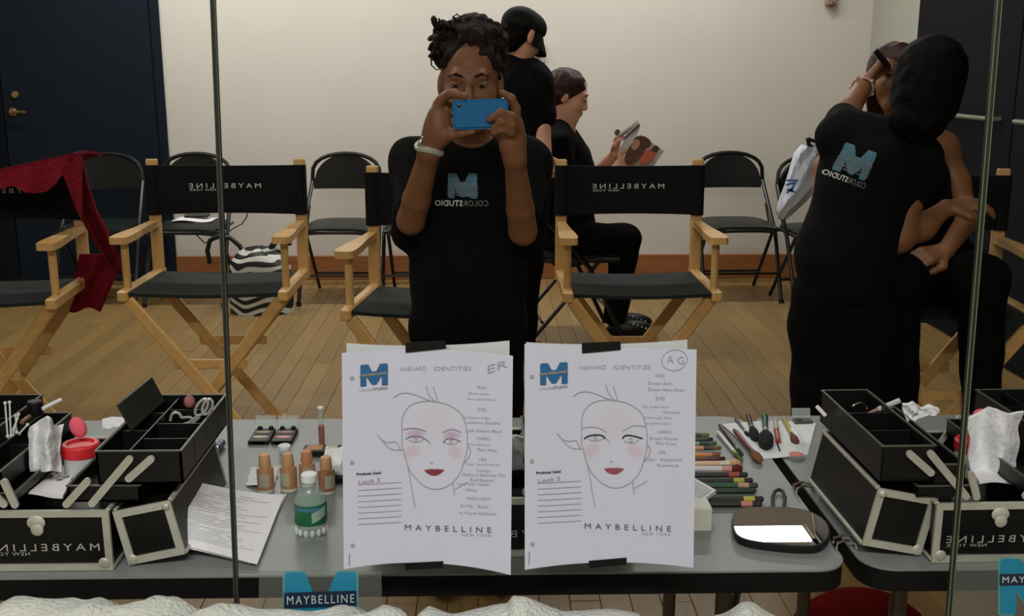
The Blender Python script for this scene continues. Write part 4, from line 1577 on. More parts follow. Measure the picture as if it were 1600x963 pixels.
def case_wing(t, s, flap):
    """Trays and lid half folded out to one side (s = +1 right, -1 left)."""
    X = lambda v: s * v
    def tray(name, x0, x1, y0, y1, z0, z1, divs, cross):
        m = MB()
        th = .003
        lo, hi = min(X(x0), X(x1)), max(X(x0), X(x1))
        m.span(lo, hi, y0, y1, z0, z0 + th)
        m.span(lo, hi, y0, y0 + th, z0, z1)
        m.span(lo, hi, y1 - th, y1, z0, z1)
        m.span(lo, lo + th, y0, y1, z0, z1)
        m.span(hi - th, hi, y0, y1, z0, z1)
        tr = part(name, m, M_CASE, t)
        d = MB()
        for q in divs:
            d.span(X(q) - .0012, X(q) + .0012, y0 + th, y1 - th, z0 + th, z1 - .003)
        part('divider', d, M_CASE, tr)
        xs = [x0] + list(divs) + [x1]
        for k, cc in enumerate(cross):
            for yy in cc:
                a, b_ = sorted((X(xs[k]), X(xs[k + 1])))
                part('divider', MB().span(a, b_, yy - .001, yy + .001, z0 + th, z1 - .005), M_CASE, tr)
        r = MB()
        frame_strip(r, [(lo, y0, z1), (hi, y0, z1), (hi, y1, z1), (lo, y1, z1)], .0028, .002, (0, 0, 1))
        part('rim', r, mat('tray_rim', rgb(92, 96, 84), .4, metal=.4), tr, 'thin metal rim')
        return tr
    if s > 0:
        tr = tray('upper_tray', .079, .195, .012, .264, .122, .170, (.122,), ((.11, .19), (.075, .14, .205)))
        tray('lower_tray', .036, .135, .012, .264, .096, .120, (.085,), ((.14,), (.12,)))
    else:
        tr = tray('upper_tray', .098, .172, .012, .270, .118, .170, (), ((.09, .17),))
        tray('middle_tray', .052, .096, .012, .262, .112, .142, (), ((.13,),))
        tray('lower_tray', .036, .118, .012, .262, .094, .1105, (), ())
    if flap and s > 0:
        m = MB()
        m.bar((X(.088), .105, .186), (X(.094), .245, .186), .003, .044, (s * -.45, 0, 1), .001)
        part('tray_flap', m, mat('flap_grey', rgb(36, 40, 34), .35, spec=.4), tr)
    # link arms on the front face
    sh_x = 0 if s > 0 else -.020
    for (a, b_) in (((.038, .095), (.066, .128)), ((.070, .096), (.126, .160)), ((.123, .132), (.155, .160))):
        part('link_arm', MB().prism(rrect_bar((a[0] + (sh_x if a[0] > .05 else -.003), a[1]), (b_[0] + sh_x, b_[1]), .0052), lambda x, y, h: Vector((X(x), .0095 - .004 * h, y)), 1), M_ALU, t, 'metal link arm')
    # lid half: a box hanging at the side, tilted
    c = Vector((X(.1435), .132, .0505)) if s > 0 else Vector((X(.136), .140, .0545))
    Rl = Matrix.Rotation(math.radians(-11.5 * s), 3, 'Y')
    q = lambda x, y, z: c + Rl @ Vector((x, y, z))
    hs = .0395 if s > 0 else .0425
    lid = part('lid_half', MB().box(c, (2 * hs, .240, 2 * hs), Rl, .002), M_CASE, t)
    for yy, nn in ((-.1215, -1), (.1215, 1)):
        fr = MB()
        frame_strip(fr, [q(-hs + .004, yy, -hs + .004), q(hs - .004, yy, -hs + .004), q(hs - .004, yy, hs - .004), q(-hs + .004, yy, hs - .004)], .0105, .004, (0, 1, 0))
        part('metal_edge', fr, M_ALU, lid, 'aluminium edge strip')
    fr = MB()
    for sx in (-1, 1):
        for sz in (-1, 1):
            fr.bar(q(sx * hs, -.118, sz * hs), q(sx * hs, .118, sz * hs), .006, .006, (0, 0, 1), .001)
    part('metal_edge', fr, M_ALU, lid, 'aluminium edge strip')
    part('corner_cap', MB().ball(q(-s * (hs - .006), -.1235, -hs + .006), (.0082, .0028, .0082)), M_ALU, lid)
    part('corner_cap', MB().ball(q(s * (hs - .006), -.1235, hs - .006), (.006, .004, .006)), M_ALU, lid)


def rrect_bar(a, b_, r):
    a, b_ = Vector((*a, 0)), Vector((*b_, 0))
    d = (b_ - a).normalized()
    n = Vector((-d.y, d.x, 0))
    th = math.atan2(d.y, d.x)
    o = []
    for k in range(7):
        an = th - PI / 2 + PI * k / 6
        o.append((b_.x + r * math.cos(an), b_.y + r * math.sin(an)))
    for k in range(7):
        an = th + PI / 2 + PI * k / 6
        o.append((a.x + r * math.cos(an), a.y + r * math.sin(an)))
    return o


def makeup_case(label, x, y, rz=0, flap=False):
    t = thing('makeup_case', label, 'case', (0, 0, 0), 'black makeup cases with metal edges')
    w, d, h = .093, .29, .089
    m = MB()
    th = .005
    m.span(-w, w, 0, d, .003, .003 + th)
    m.span(-w, w, 0, th, .003, h)
    m.span(-w, w, d - th, d, .003, h)
    m.span(-w, -w + th, 0, d, .003, h)
    m.span(w - th, w, 0, d, .003, h)
    bs = part('base_box', m, M_CASE, t)
    fr = MB()
    frame_strip(fr, [(-w + .003, -.001, .006), (w - .003, -.001, .006), (w - .003, -.001, h - .004), (-w + .003, -.001, h - .004)], .0095, .005, (0, 1, 0))
    fr.bar((-w, 0, h), (-w, d, h), .006, .005, (0, 0, 1), .001)
    fr.bar((w, 0, h), (w, d, h), .006, .005, (0, 0, 1), .001)
    fr.bar((-w, d, h), (w, d, h), .006, .005, (0, 0, 1), .001)
    fr.bar((-w, 0, .005), (-w, d, .005), .006, .005, (0, 0, 1), .001)
    fr.bar((w, 0, .005), (w, d, .005), .006, .005, (0, 0, 1), .001)
    part('metal_edge', fr, M_ALU, bs, 'aluminium edge strips')
    for s in (-1, 1):
        part('corner_cap', MB().ball((s * (w - .010), -.003, .012), (.0082, .0028, .0082)), M_ALU, bs)
    lt = MB().lathe([(.0125, 0), (.0125, .0015), (.010, .0028), (.001, .003)], (-.004, -.003, h - .016), Matrix.Rotation(PI / 2, 3, 'X'), 18, 1.0, .8)
    lt.lathe([(.0085, 0), (.0085, .003), (.006, .0042), (.001, .0043)], (-.003, -.003, h - .026), Matrix.Rotation(PI / 2, 3, 'X'), 16)
    part('latch', lt, M_ALU, bs, 'round metal latch')
    m = text_on(MB(), 'MAYBELLINE', lambda u, v: Vector((-.076 + .154 * u, -.0015, .030 + .0105 * v)), 0, 1.45, True)
    part('lettering', m, mat('case_lettering', rgb(168, 168, 156), .5), bs, 'silver mirrored lettering', smooth=0)
    m = text_on(MB(), 'NEW YORK', lambda u, v: Vector((-.076 + .058 * u, -.0015, .0235 + .005 * v)), 0, 1.15, True)
    part('lettering', m, mat('case_lettering', rgb(168, 168, 156), .5), bs, 'small silver mirrored lettering', smooth=0)
    part('lining', MB().span(-w + th, w - th, th, d - th, .008, .010), M_INNER, bs)
    for s in (-1, 1):
        case_wing(t, s, flap)
        part('hinge_arm', MB().prism(rrect_bar((s * .030, .070), (s * .062, .118), .0045), lambda x, y, hh: Vector((x, d - .012 - .003 * hh, y)), 1), M_ALU, t, 'metal hinge arm at the rear')
    t.location = (x, y, TZ)
    t.rotation_euler = (0, 0, rz)
    return t


CY = 1.359
CXL = W(66, 845, CY).x
CXR = W(1563, 825, CY).x
CXM = W(783, 835, 1.40).x
makeup_case('black metal-edged makeup case with open trays and red-lidded jar, left end of the table', CXL, CY, 0, True)
makeup_case('black metal-edged makeup case with open trays and tissues, on the right table', CXR, CY, math.radians(1.0))
makeup_case('black metal-edged makeup case mostly hidden behind the two face charts', CXM, CY + .03)


def crumple(name, fn, nu, nv, th, amp, m, label, cat, group=None, seed=1):
    r = random.Random(seed)
    ph = [(r.uniform(4, 16), r.uniform(4, 16), r.uniform(0, 6)) for _ in range(6)]
    def f2(u, v):
        p = Vector(fn(u, v))
        d = sum(math.sin(a * u + b_ * v + c) for a, b_, c in ph) / 3
        e = sum(math.cos(b_ * u - a * v + c) for a, b_, c in ph) / 3
        return p + Vector((.4 * e * amp, d * amp, .5 * e * amp))
    return one(name, MB().grid(f2, nu, nv, th, (0, 1, .3)), m, label, cat, group)


# ------------------------------------------------------------------ things in the left case
def jar(lid_px, D, label, gname):
    c = W(*lid_px, D)
    t = thing('jar', label, 'jar', (c.x, c.y, TZ + .012), gname, world=True)
    z0 = TZ + .012
    zt = c.z - .004
    part('clear_body', MB().lathe([(.022, z0), (.024, z0 + .004), (.0255, z0 + .02), (.0255, zt - .012), (.024, zt - .008)], (c.x, c.y, 0), None, 24), clear_mat('frosted_jar', (.80, .84, .82), .55), t)
    part('content', MB().lathe([(.020, z0 + .004), (.022, z0 + .006), (.022, z0 + (zt - z0) * .55)], (c.x, c.y, 0), None, 20), mat('jar_content', rgb(74, 100, 92), .5), t)
    part('lid', MB().lathe([(.027, zt - .018), (.0275, zt - .016), (.0275, zt - .003), (.025, zt), (.020, zt), (.018, zt - .0035), (.001, zt - .0035)], (c.x, c.y, 0), None, 28), M_REDLID, t, 'red screw lid')
    return c


c = jar((125, 688), 1.50, 'clear jar with a red lid standing in the left makeup case', 'red-lidded jars in the makeup cases')
one('sponge', MB().ball(W(122, 668, 1.505), (.0125, .008, .0165), Matrix.Rotation(-.35, 3, 'Y')), M_PINK, 'pink sponge lying on the red jar lid in the left case', 'sponge')
def tis(u, v):
    x = 47 + 50 * u - 3 * math.sin(v * 3)
    y0 = 737
    y1 = lerp_list([(0, 668), (.25, 660), (.5, 653), (.7, 656), (.72, 664), (1, 668)], u)
    return W(x, y0 + (y1 - y0) * v, 1.45 + .012 * math.sin(PI * u * 2.5))
crumple('tissue', tis, 20, 14, .004, .0035, M_TISSUE, 'white tissue standing up beside the red-lidded jar in the left case', 'tissue', None, 3)
def pap(u, v):
    p = G(18 + 80 * u + 26 * v * 1.0, 776 - 44 * v, TZ + .087)
    return p + Vector((0, 0, .0035 * math.sin(u * 5 + v * 3)))
o = one('folded_paper', MB().grid(pap, 12, 8, .004, (0, 0, 1)), M_WHITE, 'white folded paper with green print laid across the left case', 'paper')
m = MB()
rc = random.Random(11)
for k in range(16):
    u, v = rc.uniform(.12, .9), rc.uniform(.25, .95)
    a = Vector(pap(u, v)) + Vector((0, 0, .0052))
    b2 = Vector(pap(min(.95, u + rc.uniform(.04, .12)), min(.98, v + rc.uniform(-.05, .08)))) + Vector((0, 0, .0052))
    m.bar(a, b2, .003, .0006, (0, 0, 1))
pp = part('dark_print', m, mat('paper_print', rgb(60, 78, 68), .8), o)
pp.parent = o
pp.location = -Vector(o.location)
for k, (a, b2) in enumerate((((12, 682), (8, 630)), ((17, 682), (15, 629)), ((20, 680), (29, 648)), ((26, 676), (24, 650)), ((30, 678), (43, 664)), ((14, 684), (27, 655)))):
    A_, B_ = W(*a, 1.47 + .006 * k), W(*b2, 1.48 + .006 * k)
    mm = MB().tube([A_, B_], .0012, 6)
    mm.ball(B_, .0026, None, 8, 6).ball(A_, .0026, None, 8, 6)
    one('cotton_swab', mm, mat('swab_white', rgb(206, 214, 202), .8), ('leftmost cotton swab upright in the left case', 'second upright cotton swab from the left in the left case', 'cotton swab leaning right toward the pencils in the left case', 'short upright cotton swab right of the leaning one', 'cotton swab leaning farthest right in the left case', 'cotton swab lying low across the others in the left case')[k], 'cotton swab', 'cotton swabs in the left case')
one('pencil', MB().tube([W(67, 639, 1.53), W(95, 625, 1.56)], .0032, 8), M_WHITE, 'short white pencil across the left case beside the swabs', 'pencil')
one('pot', MB().lathe([(.011, 0), (.0115, .002), (.0115, .02), (.010, .022)], W(56, 648, 1.56), None, 18), M_BLK, 'small black lidded pot in the left case behind the tissue', 'pot')
one('pencil', MB().tube([W(34, 660, 1.50), W(46, 651, 1.53)], .0035, 8), mat('pencil_brown', rgb(128, 86, 62), .5), 'short brown pencil lying by the cotton swabs in the left case', 'pencil')
def tis2(u, v):
    return W(160 + 34 * u, 668 - 15 * v + 6 * abs(u - .5), 1.62 + .02 * v)
crumple('tissue', tis2, 8, 6, .004, .003, M_TISSUE, 'white tissue tucked behind the upright flap of the left case', 'tissue', None, 5)
# in the upper tray
zt = TZ + .128
p = W(296, 628, 1.585)
t = thing('powder_brush', 'short brush with a pink head lying in the left open tray', 'brush', p, world=True)
part('head', MB().ball(p, (.0085, .009, .0105)), mat('brush_pink', rgb(160, 100, 96), .8), t)
part('handle', MB().tube([p + Vector((.004, .002, -.006)), p + Vector((.018, .012, -.022))], .006, 8), mat('handle_red', rgb(70, 22, 26), .4), t)
def lash_curler(pts, label):
    m = MB()
    for lp in pts:
        m.tube([W(x, y, 1.545) for x, y in lp], .0022, 6)
    return one('eyelash_curler', m, mat('bright_steel', rgb(190, 194, 186), .25, metal=.4), label, 'eyelash curler')
def oval(cx, cy, rx, ry, rot, n=14, a0=0, a1=2 * PI):
    c_, s_ = math.cos(rot), math.sin(rot)
    return [(cx + rx * math.cos(a) * c_ - ry * math.sin(a) * s_, cy + rx * math.cos(a) * s_ + ry * math.sin(a) * c_) for a in [a0 + (a1 - a0) * k / n for k in range(n + 1)]]
lash_curler([oval(315, 637, 15, 7.5, -1.0), oval(324, 636, 13, 7, -1.15), [(309, 650), (296, 660), (284, 664)], [(312, 652), (300, 662)]], 'steel eyelash curler hooked over the right rim of the left tray')
lash_curler([oval(275, 653, 8, 8, 0, 12, PI, 2 * PI), [(267, 653), (266, 658)], [(283, 653), (296, 652), (302, 655)]], 'steel eyelash curler lying deeper inside the left tray')
# case strap hanging beside the lid: a lettered ribbon
p0 = W(343, 695, 1.60)
t = thing('cap_tube', 'short silver tube lying on the table behind the left lid', 'tube', G(342, 704, TZ), world=True)
part('tube', MB().tube([G(336, 705, TZ + .007), G(346, 694, TZ + .007)], .0065, 12), M_CHROME, t)
part('cap', MB().tube([G(340, 701, TZ + .0075), G(347, 692, TZ + .0075)], .0070, 12), mat('cap_blue', rgb(74, 82, 104), .35), t)

# ------------------------------------------------------------------ script pages by the left case
def sheet_pt(u, v, dz=0, rot=0):
    """A page whose left end is propped on the side of the case lid and whose right end lies on the table."""
    Lp = ((0, (277, 748, 1.485)), (.35, (256, 786, 1.408)), (1, (275, 853, 1.394)))
    for i in range(2):
        if Lp[i][0] <= v <= Lp[i + 1][0]:
            f = (v - Lp[i][0]) / (Lp[i + 1][0] - Lp[i][0])
            l = [Lp[i][1][k] + f * (Lp[i + 1][1][k] - Lp[i][1][k]) for k in range(3)]
    Lv = W(*l)
    R_ = G(444 - 42 * v + rot * (v - .3), 777 + 109 * v + rot * .3, TZ + .003)
    pt = Lv * (1 - u) + R_ * u
    pt.z = TZ + .004 + dz + (Lv.z - TZ - .004) * (1 - u) ** 1.7 + .010 * math.sin(PI * u) * (1 - .6 * v)
    return pt
one('script_page', MB().grid(lambda u, v: sheet_pt(u, v, 0, -14), 14, 10, .0008, (0, 0, -1)), M_WHITE, 'white printed page lying underneath another, its corner showing', 'paper', 'script pages beside the left case')
o = one('script_page', MB().grid(lambda u, v: sheet_pt(u, v, .003), 20, 14, .0008, (0, 0, -1)), M_WHITE, 'curled white page of typed lines leaning on the left makeup case', 'paper', 'script pages beside the left case')
m = MB()
rc = random.Random(4)
for k in range(24):
    v0 = .08 + .034 * k
    u0 = rc.choice((.08, .08, .14))
    u1 = rc.uniform(.62, .94) if k not in (3, 9, 15) else .3
    n = 10
    L = [sheet_pt(u0 + (u1 - u0) * i / n, v0, .0036) for i in range(n + 1)]
    for i in range(n):
        if rc.random() < .12:
            continue
        a, b2 = Vector(L[i]), Vector(L[i + 1])
        m.bar(a, b2, .0016, .0002, (0, 0, 1))
pp = part('typed_lines', m, mat('typed_grey', rgb(196, 200, 208), .9), o)
pp.location = -Vector(o.location)

# ------------------------------------------------------------------ cosmetics left of the charts
for k, (x, y, hgt, mt, lab) in enumerate(((416, 768, .066, M_TAN, 'tan foundation bottle nearest the script page'),
                                         (452, 766, .066, M_TAN, 'tan foundation bottle behind the water bottle, its pale label turned left'),
                                         (481, 758, .062, M_TAN, 'tan foundation bottle with orange cap, at the back of the four'),
                                         (511, 770, .064, M_TAND, 'darker foundation bottle nearest the left face chart'))):
    p = G(x, y, TZ)
    t = thing('foundation_bottle', lab, 'bottle', p, 'foundation bottles on the table')
    t.location = p
    part('glass_base', MB().lathe([(.0118, 0), (.0138, .001), (.0138, .006)], n=20), mat('thick_glass', rgb(205, 200, 190), .1, coat=.5), t)
    part('bottle', MB().lathe([(.0138, .006), (.0138, hgt * .58), (.0125, hgt * .64), (.008, hgt * .66)], n=20), mt, t)
    part('cap', MB().lathe([(.0098, hgt * .655), (.0102, hgt * .67), (.0088, hgt * .93), (.0082, hgt * .965), (.004, hgt * 1.0), (.001, hgt * 1.0)], n=20), M_TANC if k != 2 else mat('cap_orange', rgb(186, 128, 88), .4), t)
    a0 = (-2.2, -2.6, -1.9, -1.6)[k]
    part('label', MB().grid(lambda u, v: (.0141 * math.cos(a0 + 1.3 * u), .0141 * math.sin(a0 + 1.3 * u), .012 + .022 * v), 8, 2), mat('pale_label', rgb(166, 160, 138), .5), t)
p = G(445, 712, TZ)
t = thing('cream_jar', 'small clear jar with a white cap behind the foundation bottles', 'jar', p)
part('body', MB().lathe([(.009, 0), (.010, .001), (.010, .012)], n=18), M_BOTTLE, t)
part('cap', MB().lathe([(.0108, .012), (.0112, .013), (.0112, .019), (.009, .0205), (.001, .021)], n=20), M_WHITE, t)
# lip gloss standing
p = G(503, 694, TZ)
t = thing('lip_gloss', 'tall clear lip gloss tube standing upright by the left chart', 'lip gloss', p)
part('tube', MB().lathe([(.0052, 0), (.0056, .001), (.0056, .036), (.004, .037)], n=16), mat('gloss_rose', rgb(150, 96, 84), .2, coat=.4), t)
part('cap', MB().lathe([(.0054, .037), (.0054, .068), (.0054, .0685)], n=16), M_BOTTLE, t)
part('cap_top', MB().lathe([(.0056, .0685), (.0056, .072), (.003, .0725)], n=16), M_WHITE, t)
# two eyeshadow palettes with clear lids
for k, (xl, xr, lab, cc) in enumerate(((387, 421, 'open eyeshadow palette with beige pans, the left of two', rgb(150, 136, 116)), (423, 457, 'open eyeshadow palette with mauve pans, the right of two', rgb(160, 120, 120)))):
    a, b2 = G(xl, 696, TZ), G(xr, 694, TZ)
    a2 = G(xl + 3, 676, TZ)
    w_, d_ = b2.x - a.x, a2.y - a.y
    t = thing('eyeshadow_palette', lab, 'palette', ((a.x + b2.x) / 2, a.y, TZ), 'eyeshadow palettes')
    part('tray', MB().box((0, d_ / 2, .004), (w_, d_, .008), None, .0015), M_BLK, t)
    for i in range(2):
        part('pan', MB().lathe([(.0145, .008), (.0145, .0092)], (0, d_ * (.30 + .38 * i), 0), None, 20, 1.0, .42), mat('shadow_%d_%d' % (k, i), tuple(min(1, c_ * (1.9 - .7 * i)) for c_ in cc[:3]), .6), t)
    part('painted_shine', MB().box((0, .0005, .004), (w_ * .55, .001, .005)), mat('shine_white', rgb(235, 235, 232), .15), t, 'white shine painted along the front edge')  # painted highlight: white strip for the shine on the black edge
    part('clear_lid', MB().bar((0, d_ + .001, .008), (0, d_ + .006, .032), w_, .0012, (0, 1, 0)), M_CLEAR, t)
    for s in (-1, 1):
        part('hinge', MB().ball((s * w_ * .27, d_ - .001, .009), (.005, .003, .0045)), M_BLK, t)
# black compact palette, and tissue, near the chart
p = G(500, 716, TZ)
t = thing('powder_palette', 'black rectangular powder palette behind the foundation bottles', 'palette', p)
part('case', MB().box((0, .020, .006), (.066, .036, .012), None, .002), M_BLK, t)
part('pan', MB().box((-.012, .020, .0124), (.028, .024, .001)), mat('powder_tan', rgb(180, 130, 96), .7), t)
part('pan', MB().box((.018, .020, .0124), (.020, .024, .001)), mat('powder_pale', rgb(190, 178, 160), .7), t)
def tis3(u, v):
    return G(508 + 40 * u, 742 - 42 * v, TZ + .012 + .022 * math.sin(PI * u) * math.sin(PI * v))
crumple('tissue', tis3, 14, 12, .004, .004, M_TISSUE, 'crumpled white tissue tucked at the left edge of the left face chart', 'tissue', None, 8)
one('powder_compact', MB().box(G(528, 748, TZ + .006), (.03, .02, .012), None, .002), M_BLK, 'small black compact under the tissue by the left chart', 'compact')
def tis4(u, v):
    return G(384 + 44 * u + 8 * v, 758 - 26 * v, TZ + .002 + .006 * math.sin(PI * u))
crumple('tissue', tis4, 10, 8, .003, .0025, M_TISSUE, 'flat white tissue under the nearest tan foundation bottle', 'tissue', None, 9)

# water bottle
p = G(487, 834, TZ)
t = thing('water_bottle', 'short clear water bottle with green label and white cap', 'bottle', p)
H_ = W(487, 740, p.y).z - TZ
part('bottle', MB().lathe([(.016, .001), (.021, .002), (.0235, .008), (.022, .014), (.0235, .020), (.0235, H_ * .55), (.0225, H_ * .64), (.016, H_ * .76), (.0105, H_ * .84), (.0095, H_ * .88)], n=26), M_BOTTLE, t)
part('label', MB().lathe([(.0238, .021), (.0241, .022), (.0241, H_ * .54), (.0238, H_ * .55)], n=32), M_GREEN, t, 'green printed label')
part('label_print', MB().grid(lambda u, v: (.0244 * math.cos(-1.35 + 1.0 * u), .0244 * math.sin(-1.35 + 1.0 * u), .026 + .016 * v + .008 * u), 8, 2), mat('label_pale', rgb(150, 176, 166), .5), t)
part('label_print', MB().grid(lambda u, v: (.0243 * math.cos(-2.3 + 2.1 * u), .0243 * math.sin(-2.3 + 2.1 * u), H_ * .46 + .006 * v), 12, 1), mat('label_blue', rgb(60, 116, 140), .5), t)
part('cap', MB().lathe([(.0115, H_ * .87), (.0122, H_ * .88), (.0122, H_ * .985), (.0105, H_), (.001, H_)], n=24), mat('cap_white', rgb(222, 228, 222), .4), t)
r_ = MB()
for k in range(14):
    a = 2 * PI * k / 14
    r_.ball((.0215 * math.cos(a), .0215 * math.sin(a), .009), (.0035, .0035, .006), None, 8, 6)
part('base_ribs', r_, clear_mat('bottle_ribs', (.86, .9, .9), .6), t)

# ------------------------------------------------------------------ brushes, pencils and tools right of the charts
ORD = ('farthest', 'second', 'third', 'fourth', 'fifth', 'sixth', 'seventh', 'eighth', 'ninth', 'tenth', 'eleventh', 'twelfth', 'thirteenth', 'nearest')
row = [(680, 1108, 'yellow-green', rgb(176, 176, 70), rgb(40, 60, 40)), (687, 1114, 'dark green', rgb(22, 66, 44), rgb(20, 46, 36)), (693, 1120, 'pale green', rgb(120, 150, 124), rgb(40, 52, 46)),
       (700, 1127, 'tan', rgb(188, 140, 92), rgb(60, 50, 40)), (711, 1125, 'orange', rgb(206, 130, 50), rgb(190, 128, 84)), (717, 1133, 'brown', rgb(96, 44, 32), rgb(70, 40, 34)),
       (724, 1156, 'cream', rgb(206, 172, 140), rgb(196, 178, 140)), (733, 1160, 'red-banded', rgb(200, 195, 195), rgb(150, 40, 44)), (742, 1168, 'black', rgb(24, 26, 24), rgb(160, 60, 50)),
       (751, 1176, 'black', rgb(26, 28, 28), rgb(176, 172, 60)), (759, 1184, 'green', rgb(34, 84, 48), rgb(190, 150, 120)), (767, 1180, 'dark green', rgb(18, 52, 34), rgb(22, 40, 30)),
       (780, 1193, 'dark', rgb(30, 36, 30), rgb(182, 180, 60)), (788, 1190, 'black', rgb(22, 24, 22), rgb(196, 128, 108))]
for k, (y, xr, cn, c1, c2) in enumerate(row):
    e = G(xr, y, TZ + .006)
    a = e + Vector((-.118, .004 * math.sin(k * 2), 0))
    d = (e - a)
    brush = k in (6, 7)
    t = thing('makeup_brush' if brush else 'cosmetic_pencil', ('%s brush, %s from the far end of the row right of the charts' if brush else '%s cosmetic pencil, %s from the far end of the row right of the charts') % (cn, ORD[k]) if k not in (0, 13) else '%s cosmetic pencil, %s in the row right of the charts' % (cn, ORD[k]),
              'brush' if brush else 'pencil', a, 'pencils and brushes laid in a row', world=True)
    r0 = .0050 if k > 5 else .0042
    part('barrel', MB().tube([a, a + d * .72], r0, 8), mat('pencil_c%d' % k, c1, .35), t)
    if brush:
        part('ferrule', MB().tube([a + d * .70, a + d * .84], [r0, r0 * 1.15], 8), mat('ferrule_pink', rgb(196, 130, 120), .4) if k == 7 else M_ALU, t)
        part('bristles', MB().tube([a + d * .84, a + d * .93, e], [r0 * 1.2, r0 * 1.7, r0 * .9], 10), mat('bristle_%d' % k, (rgb(196, 160, 120), rgb(90, 26, 28))[k - 6], .9), t)
    else:
        part('band', MB().tube([a + d * .72, a + d * .87], r0 * 1.02, 8), mat('pencil_b%d' % k, c2, .4), t)
        part('cap', MB().tube([a + d * .87, e - d * .02, e], [r0, r0, r0 * .6], 8), mat('pencil_e%d' % k, tuple(x * .35 for x in c1[:3]), .4), t)

def brush(name, a, b2, r0, r1, hc, fc, bc, label, head=.3, lift=.007, cat='brush'):
    A_, B_ = G(*a, TZ + lift), G(*b2, TZ + lift)
    d = B_ - A_
    t = thing(name, label, cat, A_, 'brushes laid on the white towel', world=True)
    part('handle', MB().tube([A_, A_ + d * .08, A_ + d * (.9 - head)], [r0 * .6, r0, r0 * .8], 10), mat('h_' + hc[0], hc[1], .35), t)
    part('ferrule', MB().tube([A_ + d * (.9 - head), A_ + d * (1 - head)], [r0 * .85, r0 * 1.05], 10), mat('f_' + fc[0], fc[1], .35, metal=.5), t)
    part('bristles', MB().tube([A_ + d * (1 - head), A_ + d * (1 - head * .6), A_ + d * (1 - head * .2), B_], [r0 * 1.05, r1, r1 * .95, r1 * .45], 12), mat('b_' + bc[0], bc[1], .95), t)
    return t


def cloth(u, v):
    TL, TR, BR, BL = (1128, 664), (1275, 662), (1262, 712), (1190, 718)
    x = (TL[0] * (1 - u) + TR[0] * u) * (1 - v) + (BL[0] * (1 - u) + BR[0] * u) * v
    y = (TL[1] * (1 - u) + TR[1] * u) * (1 - v) + (BL[1] * (1 - u) + BR[1] * u) * v
    return G(x, y - 4 * math.sin(PI * u) * (1 - v), TZ + .001 + .0015 * math.sin(u * 7 + v * 4))
one('paper_towel', MB().grid(cloth, 14, 8, .0015, (0, 0, 1)), M_TISSUE, 'white paper towel spread under the brushes beside the right case', 'paper towel')
BK = ('black', rgb(20, 18, 18))
brush('makeup_brush', (1168, 648), (1181, 687), .0052, .0095, ('charcoal', rgb(40, 34, 34)), ('grey', rgb(120, 120, 118)), BK, 'dark-handled fluffy black brush left of the green-handled one', .42, .008)
brush('makeup_brush', (1195, 648), (1197, 698), .0062, .0145, ('deep_green', rgb(22, 82, 58)), ('silver', rgb(170, 176, 172)), BK, 'large fluffy black brush with a green handle on the towel', .42, .010)
brush('makeup_brush', (1147, 672), (1188, 721), .0048, .0085, ('maroon', rgb(112, 38, 44)), ('dark', rgb(50, 50, 46)), ('russet', rgb(122, 72, 48)), 'maroon-handled brush with a russet head, slanting over the towel edge', .26, .007)
brush('makeup_brush', (1124, 664), (1160, 712), .0040, .0040, ('plum', rgb(70, 44, 48)), ('steelb', rgb(110, 120, 116)), ('dark_tip', rgb(50, 48, 44)), 'thin plum brush slanting left of the maroon one', .16, .005)
brush('makeup_brush', (1121, 674), (1160, 722), .0042, .0034, ('white', rgb(210, 214, 208)), ('lime', rgb(160, 168, 84)), ('moss', rgb(70, 96, 56)), 'white-handled slim brush with lime band, leftmost on the bare table', .22, .005)
brush('makeup_brush', (1149, 655), (1170, 682), .0036, .0036, ('slate', rgb(50, 60, 62)), ('silver', rgb(170, 176, 172)), BK, 'slim slate brush behind the fluffy black brushes', .2, .005)
brush('makeup_brush', (1224, 653), (1244, 692), .0046, .0075, ('ochre', rgb(168, 150, 50)), ('bronze', rgb(96, 74, 60)), ('umber', rgb(104, 66, 48)), 'ochre-tipped brush with an umber head near the right case', .25, .007)
p = G(1214, 688, TZ + .006)
t = thing('lip_gloss', 'red lip gloss tube lying on the towel beside the green-handled brush', 'lip gloss', p, world=True)
part('tube', MB().tube([G(1213, 672, TZ + .006), G(1216, 690, TZ + .006)], .0052, 10), mat('gloss_red', rgb(160, 64, 44), .25), t)
part('cap', MB().tube([G(1212, 658, TZ + .006), G(1213, 672, TZ + .006)], .0045, 10), mat('gloss_cap', rgb(190, 170, 160), .3), t)
part('wand', MB().tube([G(1214, 692, TZ + .003), G(1219, 706, TZ + .003)], .0015, 6), M_BLK, t)
one('concealer_tube', MB().tube([G(1238, 672, TZ + .007), G(1246, 684, TZ + .006), G(1254, 696, TZ + .004)], [.006, .006, .002], 10), M_WHITE, 'white squeeze tube on the towel near the right case', 'tube')
t = thing('powder_compact', 'pink pressed powder in a clear compact on the table by the clamps', 'compact', G(1244, 716, TZ), 'round compacts')
part('case', MB().lathe([(.0145, 0), (.0155, .001), (.0155, .006), (.014, .007)], n=22), M_CLEAR, t)
part('powder', MB().lathe([(.012, .0065), (.012, .0078), (.001, .008)], n=20), mat('blush', rgb(216, 128, 122), .7), t)
p = G(1256, 664, TZ)
t = thing('powder_compact', 'dark compact with clear open lid beside the right case', 'compact', p, 'round compacts')
part('case', MB().box((0, .008, .004), (.036, .022, .008), None, .002), mat('case_grey', rgb(70, 74, 72), .4), t)
part('clear_lid', MB().bar((0, .02, .008), (0, .025, .026), .036, .0012, (0, 1, 0)), M_CLEAR, t)
part('pan', MB().lathe([(.007, .008), (.007, .009)], (-.008, .008, 0), None, 14), mat('pan_dark', rgb(60, 40, 40), .6), t)

